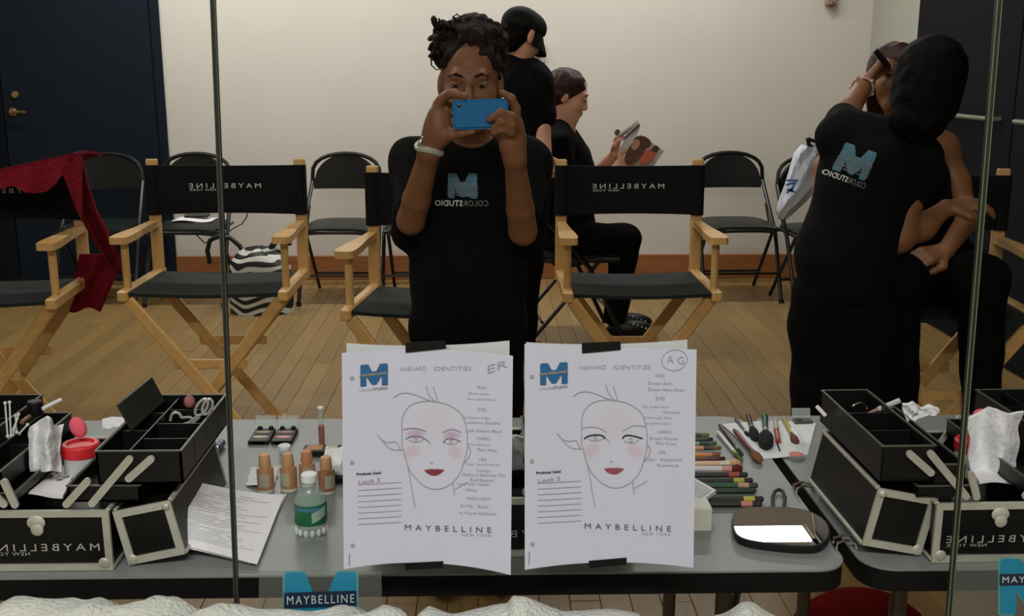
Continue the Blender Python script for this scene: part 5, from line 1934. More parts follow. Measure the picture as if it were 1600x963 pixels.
# oval hand mirror
hc = G(1219, 838, TZ)
t = thing('hand_mirror', 'oval dark-backed hand mirror with strap loop, lying on the table', 'hand mirror', (hc.x, hc.y, TZ), world=True)
edge = [(1142, 822), (1146, 812), (1160, 806), (1200, 804), (1240, 806), (1270, 813), (1290, 826), (1298, 840), (1296, 856), (1282, 868), (1250, 869), (1205, 865), (1165, 859), (1148, 851), (1143, 838)]
def rim(scale, z):
    pts = []
    for x, y in edge:
        q = G(x, y, TZ)
        c_ = Vector((hc.x, hc.y, TZ))
        v = c_ + (q - c_) * scale
        pts.append(Vector((v.x, v.y, z)))
    return pts
def smooth_loop(pts, n=3):
    for _ in range(n):
        o = []
        for i in range(len(pts)):
            a, b2 = pts[i], pts[(i + 1) % len(pts)]
            o += [a * .75 + b2 * .25, a * .25 + b2 * .75]
        pts = o
    return pts
m = MB()
rings = [smooth_loop(rim(s_, TZ + z_)) for s_, z_ in ((.90, .0), (.98, .004), (1.0, .010), (.99, .014), (.955, .0145))]
n = len(rings[0])
m.v = [tuple(p_) for r__ in rings for p_ in r__]
for i in range(len(rings) - 1):
    m.f += [(i * n + k, i * n + (k + 1) % n, (i + 1) * n + (k + 1) % n, (i + 1) * n + k) for k in range(n)]
m.f.append(tuple(range(n)))
part('back', m, M_BLK, t)
g = smooth_loop(rim(.955, TZ + .0146))
part('mirror_glass', MB().add(g, [tuple(range(len(g)))]), mat('silvered_glass', rgb(206, 200, 196), .004, metal=1.0), t, smooth=0)
part('strap_loop', MB().tube([G(x, y, TZ + .006) for x, y in [(1214, 804), (1208, 790), (1207, 778), (1211, 768), (1217, 765), (1223, 768), (1227, 778), (1225, 790), (1220, 804)]], .0028, 8), mat('strap_grey', rgb(44, 46, 46), .7), t)

# white box with a grey-screened tablet leaning on it
a, b2 = G(1078, 831, TZ), G(1111, 829, TZ)
t = thing('white_box', 'small white carton beside the right face chart', 'box', ((a.x + b2.x) / 2, a.y, TZ))
hz = W(1095, 796, a.y).z - TZ
part('carton', MB().box((0, .02, hz / 2), (b2.x - a.x, .04, hz), None, .001), mat('carton', rgb(206, 206, 190), .7), t)
part('lid_flap', MB().box((0, .02, hz + .0006), (b2.x - a.x - .002, .038, .0012)), mat('carton_top', rgb(222, 224, 214), .6), t)
t = thing('tablet', 'white-rimmed tablet with a grey screen leaning by the white carton', 'tablet', G(1085, 770, TZ + .03), world=True)
q = [(1062, 795), (1098, 788), (1119, 768), (1080, 744)]
zs = [TZ + .038, TZ + .036, TZ + .022, TZ + .024]
q = [(1050, 770), (1085, 790), (1119, 766), (1083, 746)]
P4_ = [G(x, y, TZ + .034) for x, y in q]
m = MB().add(P4_ + [p_ + Vector((0, 0, -.006)) for p_ in P4_], [(0, 1, 2, 3), (7, 6, 5, 4), (0, 4, 5, 1), (1, 5, 6, 2), (2, 6, 7, 3), (3, 7, 4, 0)])
part('body', m, mat('tablet_white', rgb(206, 210, 214), .35), t)
cc = sum((Vector(p_) for p_ in P4_), Vector()) / 4
part('screen', MB().add([cc + (Vector(p_) - cc) * .80 + Vector((0, 0, .0008)) for p_ in P4_], [(0, 1, 2, 3)]), mat('tablet_screen', rgb(96, 106, 110), .25), t, smooth=0)

# ------------------------------------------------------------------ things in the right case
c = jar((1522, 682), 1.52, 'clear jar with a red lid in the right case, behind white tissue', 'red-lidded jars in the makeup cases')
one('sponge', MB().ball(W(1533, 650, 1.53), (.013, .010, .011)), M_PINK, 'pink sponge lying on the red jar lid in the right case', 'sponge')
def tis5(u, v):
    xl, xr = 1517 + 12 * v * 0 - 6 * v, 1588 + 8 * v
    yt = lerp_list([(0, 655), (.2, 648), (.42, 638), (.6, 640), (.8, 650), (1, 645)], u)
    return W(xl + (xr - xl) * u, 742 + (yt - 742) * v, 1.46 + .012 * math.sin(PI * u * 2.2))
crumple('tissue', tis5, 22, 14, .004, .004, M_TISSUE, 'large white tissue standing up in the right case', 'tissue', None, 13)
def pap2(u, v):
    return G(1530 + 90 * u - 26 * v, 757 - 40 * v, TZ + .088) + Vector((0, 0, .003 * math.sin(u * 6)))
one('folded_paper', MB().grid(pap2, 10, 6, .004, (0, 0, 1)), M_WHITE, 'pale folded paper laid across the right case below the tissue', 'paper')
def tis6(u, v):
    x = 1412 + 55 * u
    yb_ = lerp_list([(0, 650), (.25, 672), (.4, 655), (1, 646)], u)
    yt = lerp_list([(0, 634), (.3, 630), (.5, 638), (.8, 636), (1, 640)], u)
    return W(x, yb_ + (yt - yb_) * v, 1.56)
crumple('tissue', tis6, 16, 8, .006, .004, M_TISSUE, 'crumpled white tissue behind the trays of the right case', 'tissue', None, 15)
t = thing('mascara', 'pale mascara tube lying across the tray of the right case', 'mascara', W(1380, 640, 1.56), world=True)
part('tube', MB().tube([W(1372, 640, 1.56), W(1406, 626, 1.56)], .0042, 10), mat('tube_pale', rgb(176, 190, 178), .3), t)
part('wand', MB().tube([W(1356, 646, 1.56), W(1374, 639, 1.56)], [.0015, .003], 8), mat('wand_rose', rgb(170, 120, 112), .4), t)
m = MB()
m.tube([W(x, y, 1.57) for x, y in oval(1343, 640, 12, 10, -.3, 12, PI, 2.2 * PI)], .0016, 6)
one('eyelash_curler', m, M_CHROME, 'steel eyelash curler lying in the tray of the right case', 'eyelash curler')
one('pencil', MB().tube([W(1324, 648, 1.57), W(1352, 648, 1.57)], .003, 8), mat('pencil_rust', rgb(120, 60, 52), .5), 'rust pencil lying in the tray of the right case', 'pencil')
one('clip', MB().bar(W(1276, 635, 1.575), W(1290, 650, 1.575), .006, .005, (0, 1, 0), .001), M_WHITE, 'white clip on the outer rim of the right tray', 'clip')
# tissue standing in the middle case, seen between the charts
def tis7(u, v):
    return W(770 + 48 * u, 735 - (52 - 60 * max(0, .45 - u)) * v, 1.52 + .01 * math.sin(u * 5))
crumple('tissue', tis7, 14, 10, .004, .003, M_TISSUE, 'white tissue in the case between the two face charts', 'tissue', None, 17)

# ------------------------------------------------------------------ what lies on the wall chairs
p = W(296, 338, 6.5)
zz = .476
o = one('paper_sheet', MB().grid(lambda u, v: (p.x - .10 + .24 * u, 6.46 + .18 * v, zz + .004 + .03 * (1 - v) ** 2 * 0 + .006 * math.sin(u * 6)), 8, 4, .003, (0, 0, 1)), M_WHITE, 'white crumpled paper on the seat of the folding chair behind the left lettered chair', 'paper')
one('mobile_phone', MB().box((p.x + .02, 6.60, zz + .022), (.15, .07, .016), Matrix.Rotation(.1, 3, 'Z'), .005), M_BLK, 'dark phone lying beside white paper on a folding chair', 'phone')
# black and white striped bag by the lettered chair
b0 = G(418, 436)
t = thing('striped_bag', 'slumped bag with black and white zebra stripes behind the left lettered chair', 'bag', (b0.x, 6.2, 0), world=True)
def bag(u, v):
    a = 2 * PI * u
    top_ = lerp_list([(0, .0), (.5, .22), (1, .34)], v)
    x0 = W(364, 410, 6.2).x
    x1 = W(462, 410, 6.2).x
    cx_, rx_ = (x0 + x1) / 2, (x1 - x0) / 2
    rr = (1 - v ** 2.6) ** .5 if v < 1 else .02
    z = .16 + top_ * .62 * (1 + .12 * math.sin(3 * a))
    return (cx_ + rx_ * rr * math.cos(a), 6.08 + .12 * rr * math.sin(a), .0 if v == 0 else z)
fm = MB().grid(bag, 30, 12)
zm = bpy.data.materials.new('zebra_cloth')
zm.use_nodes = True
nt = zm.node_tree
wv = nt.nodes.new('ShaderNodeTexWave')
wv.wave_type = 'BANDS'
wv.bands_direction = 'Z'
wv.inputs['Scale'].default_value = 5.5
wv.inputs['Distortion'].default_value = 9.0
wv.inputs['Detail'].default_value = 1.0
wv.inputs['Detail Scale'].default_value = .8
tcn = nt.nodes.new('ShaderNodeTexCoord')
rp = nt.nodes.new('ShaderNodeValToRGB')
rp.color_ramp.elements[0].position = .52
rp.color_ramp.elements[0].color = rgb(14, 14, 14)
rp.color_ramp.elements[1].position = .58
rp.color_ramp.elements[1].color = rgb(196, 198, 188)
nt.links.new(tcn.outputs['Object'], wv.inputs['Vector'])
nt.links.new(wv.outputs['Fac'], rp.inputs[0])
nt.links.new(rp.outputs[0], nt.nodes['Principled BSDF'].inputs['Base Color'])
part('bag_body', fm, zm, t)
part('handle', MB().tube([W(x, y, 6.16) for x, y in [(328, 412), (324, 392), (328, 376), (342, 369), (360, 372), (374, 384), (382, 396)]], .014, 8), M_BLK, t, 'black loop handle')
part('handle', MB().tube([W(x, y, 6.1) for x, y in [(420, 392), (432, 376), (446, 368), (452, 384)]], .018, 8), M_BLK, t, 'black loop handle')
one('cable', MB().tube([W(x, y, 6.9) for x, y in [(388, 322), (386, 338), (378, 350), (366, 356)]] + [W(345, 372, 6.6), W(320, 380, 6.5), W(308, 368, 6.45), W(300, 362, 6.45)], .004, 6), M_BLK, 'thin dark cable hanging by the wall near the striped bag', 'cable')
# white carrier bag on the right folding chair
t = thing('plastic_bag', 'white plastic bag with blue print hung on a folding chair', 'bag', W(1240, 345, 6.2), world=True)
L_ = [(228, 1250, 1290), (240, 1240, 1296), (262, 1234, 1288), (290, 1226, 1280), (315, 1216, 1260), (332, 1212, 1240), (341, 1216, 1230)]
def pbag(u, v):
    k = v * (len(L_) - 1)
    i = min(int(k), len(L_) - 2)
    f = k - i
    y, l, r = [L_[i][j] + (L_[i + 1][j] - L_[i][j]) * f for j in range(3)]
    a = 2 * PI * u
    cx_, rx_ = (l + r) / 2, (r - l) / 2
    q_ = W(cx_ + rx_ * math.cos(a), y + 2 * math.sin(a * 3), 6.16 + .06 * math.sin(a) * min(1, 3 * (1 - v) + .1))
    return q_ + Vector((0, .006 * math.sin(a * 7 + v * 9), 0))
part('bag_body', MB().grid(pbag, 28, 18), mat('bag_white', rgb(206, 214, 226), .5, var=.05, scale=30, bump=.3, bscale=30), t)
part('handle', MB().tube([W(x, y, 6.15) for x, y in [(1262, 216), (1264, 226), (1275, 236), (1284, 222)]], .012, 6), M_BLK, t, 'dark knot at the top')
part('handle', MB().tube([W(x, y, 6.15) for x, y in [(1262, 217), (1276, 222), (1290, 224)]], .011, 6), M_BLK, t, 'dark knot at the top')
m = MB()
for (x0_, y0_, x1_, y1_) in ((1229, 282, 1247, 282), (1228, 289, 1240, 286), (1230, 296, 1242, 300), (1243, 284, 1236, 300), (1229, 302, 1238, 294)):
    m.bar(W(x0_, y0_, 6.088), W(x1_, y1_, 6.088), .012, .003, (0, 1, 0))
part('blue_print', m, mat('bag_blue', rgb(88, 138, 200), .6), t)
# dark red bag under the right table
b0 = G(1350, 960, .0)
one('red_bag', MB().ball((W(1348, 960, 1.95).x + .02, 2.0, .17), (.17, .14, .16), None, 20, 12), mat('dark_red_bag', rgb(92, 12, 8), .95, var=.2, scale=20, spec=.05), 'dark red bag on the floor under the right table', 'bag')

# ================================================================== FACE CHARTS ON THE MIRROR
def chart(label, reflection_label, tapes, TL, TR, BR, BL, midb, midt, back, art_dx, art_dy, second):
    cx = (BL[0] + BR[0]) / 2
    hw = (BR[0] - BL[0]) / 2
    def dep(x):
        return MY - .004 - .007 * ((x - cx) / hw) ** 2
    def at(x, y, off=0):
        return W(x, y, dep(x) - off)
    def fn(u, v):
        x = (BL[0] * (1 - u) + BR[0] * u) * (1 - v) + (TL[0] * (1 - u) + TR[0] * u) * v
        yb_ = BL[1] * (1 - u) ** 2 + (2 * midb - .5 * BL[1] - .5 * BR[1]) * 2 * u * (1 - u) + BR[1] * u * u
        yt = TL[1] * (1 - u) ** 2 + (2 * midt - .5 * TL[1] - .5 * TR[1]) * 2 * u * (1 - u) + TR[1] * u * u
        return at(x, yb_ + (yt - yb_) * v)
    c0 = W((BL[0] + BR[0]) / 2, BR[1], MY)
    t = thing('face_chart', label, 'poster', c0, 'makeup face charts taped to the mirror', world=True)
    sh_ = part('sheet', MB().grid(fn, 24, 12, .0004, (0, 1, 0)), M_CHART, t)
    # the chart's reflection in the mirror, modelled as a sheet behind it
    k = back
    def fb(u, v):
        x = k[0][0] * (1 - u) + k[1][0] * u
        yt = k[0][1] * (1 - u) ** 2 + k[2] * 2 * u * (1 - u) + k[1][1] * u * u
        return W(x, 880 + (yt - 880) * v, MY + .006 + .010 * ((x - cx) / hw) ** 2)
    o2 = one('paper_sheet', MB().grid(fb, 20, 6, .0004, (0, 1, 0)), M_CHARTB, reflection_label, 'paper', 'modelled mirror images of the face charts')
    for (q, nm) in zip(tapes, ('topmost black tape of the %s face chart', 'black tape at the foot of the %s face chart')):
        pts = [W(x, y, dep(x) - .0015) for x, y in q]
        one('tape_strip', MB().add(pts + [p_ + Vector((0, .0006, 0)) for p_ in pts], [(0, 1, 2, 3), (7, 6, 5, 4), (0, 4, 5, 1), (1, 5, 6, 2), (2, 6, 7, 3), (3, 7, 4, 0)]), M_TAPE, nm % ('right' if second else 'left'), 'tape', 'black tape strips holding the charts', smooth=0)

    def line(pts, w, m, name, lab=None, off=.0012, smooth_n=2, merge=None):
        pts = [Vector((x + art_dx, y + art_dy, 0)) for x, y in pts]
        for _ in range(smooth_n):
            o_ = [pts[0]]
            for i in range(len(pts) - 1):
                o_ += [pts[i] * .75 + pts[i + 1] * .25, pts[i] * .25 + pts[i + 1] * .75]
            pts = o_ + [pts[-1]]
        mb = merge if merge is not None else MB()
        for i in range(len(pts) - 1):
            a, b_ = pts[i], pts[i + 1]
            d = (b_ - a)
            if d.length < 1e-6:
                continue
            n_ = Vector((-d.y, d.x, 0)).normalized() * w / 2
            e_ = d.normalized() * w * .2
            mb.add([at(*(a + n_ - e_)[:2], off), at(*(b_ + n_ + e_)[:2], off), at(*(b_ - n_ + e_)[:2], off), at(*(a - n_ - e_)[:2], off)], [(0, 1, 2, 3)])
        return mb
    def txt(s_, x0, y0, x1, y1, h, bold=0.0, spacing=1.0, mb=None, off=.0013):
        """Text from baseline start (x0,y0) to end (x1,y1) px, cap height h px."""
        mb = mb if mb is not None else MB()
        def fr(u, v):
            return at(x0 + art_dx + (x1 - x0) * u, y0 + art_dy + (y1 - y0) * u - h * v, off)
        return text_on(mb, s_, fr, bold, spacing)
    def soft(cx_, cy_, rx, ry, rot, m, name, lab):
        n_ = 20
        vs, ds = [at(cx_ + art_dx, cy_ + art_dy, .0007)], [1.0]
        c_, s_ = math.cos(rot), math.sin(rot)
        for ring, dd in ((.45, .8), (.75, .35), (1.0, 0.0)):
            for k_ in range(n_):
                a = 2 * PI * k_ / n_
                x, y = rx * ring * math.cos(a), ry * ring * math.sin(a)
                vs.append(at(cx_ + art_dx + x * c_ - y * s_, cy_ + art_dy + x * s_ + y * c_, .0007))
                ds.append(dd)
        fs = [(0, 1 + k_, 1 + (k_ + 1) % n_) for k_ in range(n_)]
        for r_ in range(2):
            b0_ = 1 + r_ * n_
            fs += [(b0_ + k_, b0_ + n_ + k_, b0_ + n_ + (k_ + 1) % n_, b0_ + (k_ + 1) % n_) for k_ in range(n_)]
        o_ = part(name, MB().add(vs, fs), m, sh_, lab, smooth=0)
        at_ = o_.data.attributes.new('dens', 'FLOAT', 'POINT')
        at_.data.foreach_set('value', ds)
    C = lambda L: [(530 + x / 5.07, 520 + y / 5.07) for x, y in L]
    E_ = lambda L: [(530 + x / 4.587, 700 + y / 4.587) for x, y in L]
    # head, hair, ears, neck
    part('drawn_line', line(C([(495, 905), (497, 760), (495, 700), (510, 640), (545, 590), (600, 555), (690, 540), (760, 548), (840, 560), (920, 600), (975, 650), (1000, 720), (1015, 800), (1015, 912)]), 1.25, None, ''), M_INK, sh_, smooth=0)
    part('drawn_line', line(E_([(455, 0), (470, 60), (490, 130), (520, 190), (580, 255), (640, 290), (700, 300), (760, 285), (820, 245), (870, 180), (895, 100), (920, 0)]), 1.3, None, ''), M_INK, sh_, smooth=0)
    for L in ([(430, 515), (470, 485), (530, 475), (600, 490), (690, 530), (760, 548)], [(690, 425), (705, 490), (760, 548)], [(745, 430), (765, 490), (780, 548)],
              [(305, 815), (345, 860), (400, 875), (455, 860), (470, 900), (490, 930)], [(305, 812), (340, 855), (385, 910), (430, 930), (495, 932)]):
        part('drawn_line', line(C(L), 1.2, None, ''), M_INK, sh_, smooth=0)
    for L in ([(490, 130), (510, 230), (525, 330), (545, 430)], [(815, 250), (825, 340)], [(825, 300), (880, 270), (920, 245)], [(895, 110), (930, 70), (945, 20), (925, -10)]):
        part('drawn_line', line(E_(L), 1.1, None, ''), M_INK, sh_, smooth=0)
    # nose and eye outlines
    part('drawn_line', line(E_([(650, 105), (662, 112), (672, 104)]), .9, None, ''), M_INK, sh_, smooth=0)
    part('drawn_line', line(C([(690, 850), (715, 870), (722, 890)]), .8, None, ''), M_INK, sh_, smooth=0)
    for ex, ey in ((605, 845), (885, 862)):
        part('drawn_line', line(C([(ex - 55, ey + 5), (ex - 20, ey + 24), (ex + 30, ey + 22), (ex + 65, ey - 2)]), .9, None, ''), M_INK, sh_, smooth=0)
        part('drawn_line', line(C([(ex + 14 * math.cos(a), ey + 14 * math.sin(a)) for a in [k_ * PI / 4 for k_ in range(9)]]), .8, None, ''), M_INK, sh_, smooth=0)
    LIDM = M_BLACKINK if second else M_INKD
    lw = 2.2 if second else 1.1
    if second:
        part('drawn_line', line(C([(517, 850), (550, 829), (600, 820), (650, 822), (676, 838), (680, 850)]), lw, None, ''), LIDM, sh_, smooth=0)
        part('drawn_line', line(C([(822, 850), (830, 832), (860, 822), (910, 830), (978, 850)]), lw, None, ''), LIDM, sh_, smooth=0)
    else:
        part('drawn_line', line(C([(525, 845), (570, 820), (640, 822), (680, 842), (715, 868)]), lw, None, ''), LIDM, sh_, smooth=0)
        part('drawn_line', line(C([(822, 872), (850, 838), (900, 840), (965, 862)]), lw, None, ''), LIDM, sh_, smooth=0)
    BROWM = mat('brow_mauve', rgb(160, 132, 160), .9) if not second else M_INK
    if second:
        part('drawn_line', line(C([(498, 770), (560, 755), (640, 765), (695, 800)]), 1.1, None, ''), BROWM, sh_, smooth=0)
        part('drawn_line', line(C([(820, 795), (870, 758), (930, 745), (1000, 755)]), 1.1, None, ''), BROWM, sh_, smooth=0)
    else:
        part('drawn_line', line(C([(510, 768), (560, 756), (630, 762), (685, 782)]), 1.5, None, ''), BROWM, sh_, smooth=0)
        part('drawn_line', line(C([(820, 790), (870, 766), (920, 768), (965, 790)]), 1.2, None, ''), BROWM, sh_, smooth=0)
    if not second:
        pk = soft_mat('mauve_powder', rgb(200, 140, 190), .36)
        soft(*C([(600, 805)])[0], 19, 9, 0, pk, 'eyeshadow', 'mauve powder on the drawn eyelid')
        soft(*C([(895, 815)])[0], 17, 9, 0, pk, 'eyeshadow', 'mauve powder on the drawn eyelid')
    cp_ = soft_mat('pink_powder', rgb(232, 120, 130), .15 if not second else .09)
    soft(*E_([(520, 30)])[0], 18, 13, -.5, cp_, 'blush', 'pink powder on the drawn cheek')
    soft(*E_([(830, 30)])[0], 16, 13, .5, cp_, 'blush', 'pink powder on the drawn cheek')
    sk_ = soft_mat('peach_powder', rgb(230, 195, 175), .07)
    soft(680, 662, 40, 34, 0, sk_, 'peach_tint', 'faint peach tint of the drawn face')
    lp = E_([(608, 160), (640, 155), (664, 152), (680, 156), (700, 152), (725, 155), (755, 160), (730, 182), (705, 197), (680, 200), (655, 196), (632, 184)])
    part('lip_drawing', MB().add([at(x + art_dx, y + art_dy, .0012) for x, y in lp], [tuple(range(len(lp)))]), M_LIPRED2 if second else M_LIPRED, sh_, 'dark red drawn lips', smooth=0)
    # logo block
    w_, h_ = 43, 33
    Q = lambda x, y, hh=0: at(563 + art_dx + w_ * x, 603.5 + art_dy - 2.5 * x - h_ * y * 1.0, .0011)
    part('logo', MB().add([Q(x, y) for x, y in M_POLY], [tuple(range(len(M_POLY)))]), M_BLUE, sh_, 'blue letter M emblem', smooth=0)
    part('logo_band', MB().add([Q(x, y) + Vector((0, -.0003, 0)) for x, y in ((-.02, .40), (1.0, .50), (1.0, .62), (-.02, .52))], [(0, 1, 2, 3)]), mat('band_grey', rgb(92, 104, 112), .8), sh_, smooth=0)
    part('lettering', txt('MAYBELLINE', 563.5, 588.5, 604, 584, 3.2, .0, 1.0, off=.0019), mat('band_letters', rgb(176, 170, 164), .8), sh_, 'tiny lettering across the emblem', smooth=0)
    mb = txt('STUDIO', 583, 610.5, 606, 608.5, 4.2, .01)
    part('lettering', mb, M_INKD, sh_, 'small word under the emblem', smooth=0)
    part('lettering', txt('COLOR', 561, 612, 582, 610.7, 4.0), M_INKL, sh_, 'small word under the emblem', smooth=0)
    # printed title line, brand line, form lines
    part('lettering', txt('MAYBELLINE', 632.5, 828.5, 767.5, 833, 8.5, 0, 1.75), mat('brand_ink', rgb(86, 84, 96), .8), sh_, 'grey printed brand line', smooth=0)
    part('lettering', txt('NEW YORK', 722, 838.3, 767, 839.5, 4.4, .0, 1.3), M_INK, sh_, 'small grey printed line', smooth=0)
    part('lettering', txt('Products Used', 557, 743.5, 595, 741, 4.2, .03), M_BLACKINK, sh_, 'small bold printed heading', smooth=0)
    rows = MB()
    for r_ in range(8):
        y = 756.5 + 8.9 * r_
        line([(559, y + 1.0), (627, y - 2.8)], .9, None, '', smooth_n=0, merge=rows)
    part('ruled_lines', rows, M_INKL, sh_, 'eight thin ruled lines', smooth=0)
    part('handwriting', txt('Look 2', 560, 757, 594, 753, 6, -.005), mat('violet_ink', rgb(150, 120, 160), .9), sh_, 'violet handwriting', smooth=0)
    part('handwriting', txt('HARVARD', 625, 580, 666, 579, 6.5, -.005), M_INKL, sh_, 'grey handwriting', smooth=0)
    part('handwriting', txt('IDENTITIES', 678, 579.5, 736, 579, 6.5, -.005), M_INKL, sh_, 'grey handwriting', smooth=0)
    if second:
        part('handwriting', txt('A G', 761, 569, 788, 572, 12, -.01), M_INK, sh_, 'large pencilled initials', smooth=0)
        part('circle', line(oval(773, 565, 20.5, 16.5, -.2), 1.0, None, ''), M_INKL, sh_, 'pencil circle round the initials', smooth=0)
        hand_ = [('SKIN', 743, 591, 757, 6), ('Dream Satin', 732, 603, 776, 6), ('Dream Matte Finish', 732, 613, 788, 6), ('EYES', 744, 627, 758, 6), ('Eye Studio Quad', 724, 640, 774, 6), ('Charcoal', 755, 648, 781, 6),
                 ('Volum Lash  Grey', 726, 657, 786, 6), ('Long Wear Liner', 727, 666, 788, 6), ('CHEEKS', 746, 679, 768, 6), ('Dream Mousse', 734, 689, 778, 6), ('Pink Frost', 744, 697, 780, 6), ('LIPS', 747, 711, 760, 6),
                 ('Color   Sensational', 726, 722, 788, 6), ('Rosewood', 746, 731, 782, 6)]
    else:
        part('handwriting', txt('ER', 762, 584, 793, 574, 12, -.01), M_INK, sh_, 'large pencilled initials', smooth=0)
        hand_ = [('SKIN', 745, 607, 759, 6), ('Dream Liquid', 732, 617, 772, 6), ('Pure Liquid Mineral', 730, 626, 786, 6), ('EYES', 747, 642, 760, 6), ('Eye Expert Tulips', 724, 655, 788, 6), ('Luminous Shadow', 726, 662, 786, 6),
                 ('Lash Stiletto Black', 728, 675, 788, 6), ('CHEEKS', 744, 687, 766, 6), ('Dream Bouncy', 730, 697, 772, 6), ('Plum Wine', 746, 705, 776, 6), ('LIPS', 748, 720, 760, 6), ('Color  Sensational Lip', 728, 728, 790, 6),
                 ('Crimson', 744, 737, 766, 5), ('Moisture Extreme Tint', 722, 744, 790, 6), ('Red Revival', 735, 752, 778, 6), ('Line with Violet', 715, 758, 788, 6), ('Gloss', 728, 767, 770, 6), ('HIGH LIGHT', 730, 781, 766, 6), ('Fit Me   Shade', 720, 793, 782, 6), ('In Warm Radiance', 718, 804, 784, 6)]
    hm_ = MB()
    for i_, (s_, x0, y0, x1, h_) in enumerate(hand_):
        h_ = 4.6
        x1 = min(x1, x0 + letters(s_, -.006, 1.0)[2] * h_ * 1.15)
        txt(s_, x0, y0, x1, y0 + (1.5 if not second else .8), h_, -.006, mb=hm_)
    part('handwriting', hm_, mat('blue_grey_ink', rgb(154, 150, 170), .9), sh_, 'column of blue grey handwriting', smooth=0)
    hol = MB()
    for (x, y) in ((550, 591), (550, 723), (551, 853)):
        hol.add([at(x + art_dx + 3.4 * math.cos(a), y + art_dy + 3.4 * math.sin(a), .0011) for a in [k_ * PI / 8 for k_ in range(16)]], [tuple(range(16))])
    part('punch_hole', hol, mat('hole_grey', rgb(160, 160, 160), .9), sh_, 'grey punched holes down the left margin', smooth=0)
    part('margin_mark', line([(546, 865), (545.5, 884)], 1.0, None, '', smooth_n=0), M_INKD, sh_, smooth=0)


chart('face chart initialled ER, mauve shadow and dark red lips, taped at left', 'modelled mirror image of the chart initialled ER, showing above its top edge',
      [[(633, 536), (696, 533), (697, 545), (634, 551.5)], [(632.5, 880.5), (692.5, 877.5), (692.5, 888.5), (633.5, 891)]],
      (534, 552), (801.5, 556.5), (798, 899), (537, 890), 880, 546, ((541.5, 536.5), (796, 532.5), 546), 0, 0, False)
chart('face chart initialled AG in a circle, black-lined eyes, taped at right', 'modelled mirror image of the chart initialled AG, showing above its top edge',
      [[(909, 536), (970, 533.5), (970, 547), (909.5, 552.5)], [(920, 877), (979, 872), (979, 882.5), (921, 888.5)]],
      (819.5, 538), (1088.5, 546.5), (1083.5, 888), (820, 891), 879, 543, ((822, 535), (1074, 531), 543), 281, -2, True)

# ------------------------------------------------------------------ M stickers at the foot of the mirror
def sticker(label, x0, x1, yt, yb_, film):
    c0 = W((x0 + x1) / 2, yb_, MY)
    t = thing('mirror_sticker', label, 'sticker', c0, 'teal M stickers on the mirror', world=True)
    D = MY - .0015
    q = [W(x, y, D + .0008) for x, y in film]
    part('clear_film', MB().add(q + [p_ + Vector((0, .0004, 0)) for p_ in q], [(0, 1, 2, 3), (7, 6, 5, 4), (0, 4, 5, 1), (1, 5, 6, 2), (2, 6, 7, 3), (3, 7, 4, 0)]), M_CLEARF, t, 'clear plastic film', smooth=0)
    Q = lambda x, y, hh=0: W(x0 + (x1 - x0) * x, yb_ + (yt - yb_) * y, D - hh * .0006)
    part('letter_outline', MB().prism([((x - .5) * 1.06 + .5, (y - .5) * 1.05 + .5) for x, y in M_POLY], lambda x, y, hh: Q(x, y, hh), 1), mat('sticker_edge', rgb(90, 150, 150), .4), t)
    part('letter', MB().prism(M_POLY, lambda x, y, hh: Q(x, y, 1 + hh), 1), M_TEAL, t)
    y0, y1 = .50, .72
    b_ = MB().add([Q(x, y, 2.6) for x, y in ((-.01, y0), (1.0, y0 + .03), (1.0, y1 + .03), (-.01, y1))], [(0, 1, 2, 3)])
    part('band', b_, mat('sticker_band', rgb(22, 40, 62), .5), t, 'dark band', smooth=0)
    part('lettering', text_on(MB(), 'MAYBELLINE', lambda u, v: Q(.03 + .94 * u, y0 + .055 + .03 * u + .115 * v, 3.2), .0, 1.25), mat('sticker_letters', rgb(190, 204, 204), .5), t, 'pale lettering', smooth=0)
    part('lettering', text_on(MB(), 'NEW YORK', lambda u, v: Q(.40 + .20 * u, .18 + .08 * v, 3.2), .0, 1.1), mat('sticker_letters', rgb(190, 204, 204), .5), t, 'pale lettering', smooth=0)


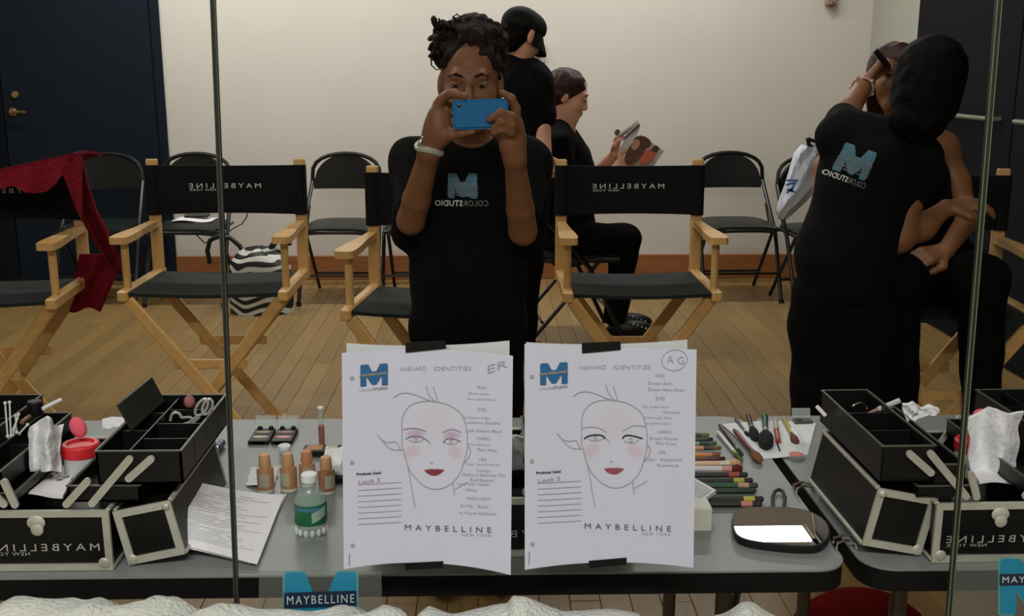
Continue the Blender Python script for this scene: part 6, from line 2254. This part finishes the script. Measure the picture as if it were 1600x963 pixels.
sticker('teal letter M sticker with dark lettered band, under the left chart', 445, 557, 895, 1008, [(403, 1000), (598, 1000), (596, 893), (405, 893)])
sticker('teal letter M sticker cut by the right edge of the photo', 1563, 1675, 874, 958, [(1487, 1000), (1720, 1000), (1720, 866), (1494, 866)])

# ------------------------------------------------------------------ white towels lying along the foot of the mirror
LEDGE = W(400, 1034, 1.20).z
lg = MB().span(-1.6, 1.6, 1.10, MY + .0, LEDGE - .03, LEDGE, .003)
struct('trim_4', lg, mat('ledge_paint', rgb(120, 110, 96), .6))
def towel(x0, x1, prof, label, seed):
    r = random.Random(seed)
    ph = [(r.uniform(10, 40), r.uniform(0, 6), r.randint(1, 4)) for _ in range(7)]
    A0, A1 = W(x0, 965, 1.19).x, W(x1, 965, 1.19).x
    def fn(u, v):
        px = x0 + (x1 - x0) * u
        zt = W(px, lerp_list(prof, px), 1.19).z
        a = 2 * PI * v
        R_ = (zt - LEDGE) / 2
        taper = min(1, 14 * u, 14 * (1 - u)) ** .5
        d = sum(math.sin(k * (A0 + (A1 - A0) * u) * 2.2 + p_ + n_ * a) for k, p_, n_ in ph) * .0022
        return (A0 + (A1 - A0) * u, 1.185 + (.055 + d) * math.cos(a) * taper, max(LEDGE + .0008, LEDGE + R_ * (1 + math.sin(a) * taper) + d * (.6 + .4 * math.sin(a))))
    one('towel', MB().grid(fn, 150, 20), M_TOWEL, label, 'towel', 'white towels at the foot of the mirror', smooth=180)


towel(-40, 645, [(-40, 941), (40, 939), (100, 942), (118, 949), (140, 945), (160, 948), (190, 955), (225, 956), (275, 954), (310, 959), (370, 960), (470, 966), (560, 962), (645, 958)], 'rumpled white towel along the lower left edge of the mirror', 3)
towel(640, 1030, [(640, 957), (700, 962), (760, 961), (792, 955), (802, 940), (822, 941), (850, 952), (880, 963), (930, 965), (1030, 968)], 'white towel bunched into a peak below the gap between the charts', 4)
towel(1120, 1240, [(1120, 972), (1150, 960), (1165, 955), (1185, 956), (1200, 962), (1240, 972)], 'small white towel end below the right chart corner', 5)
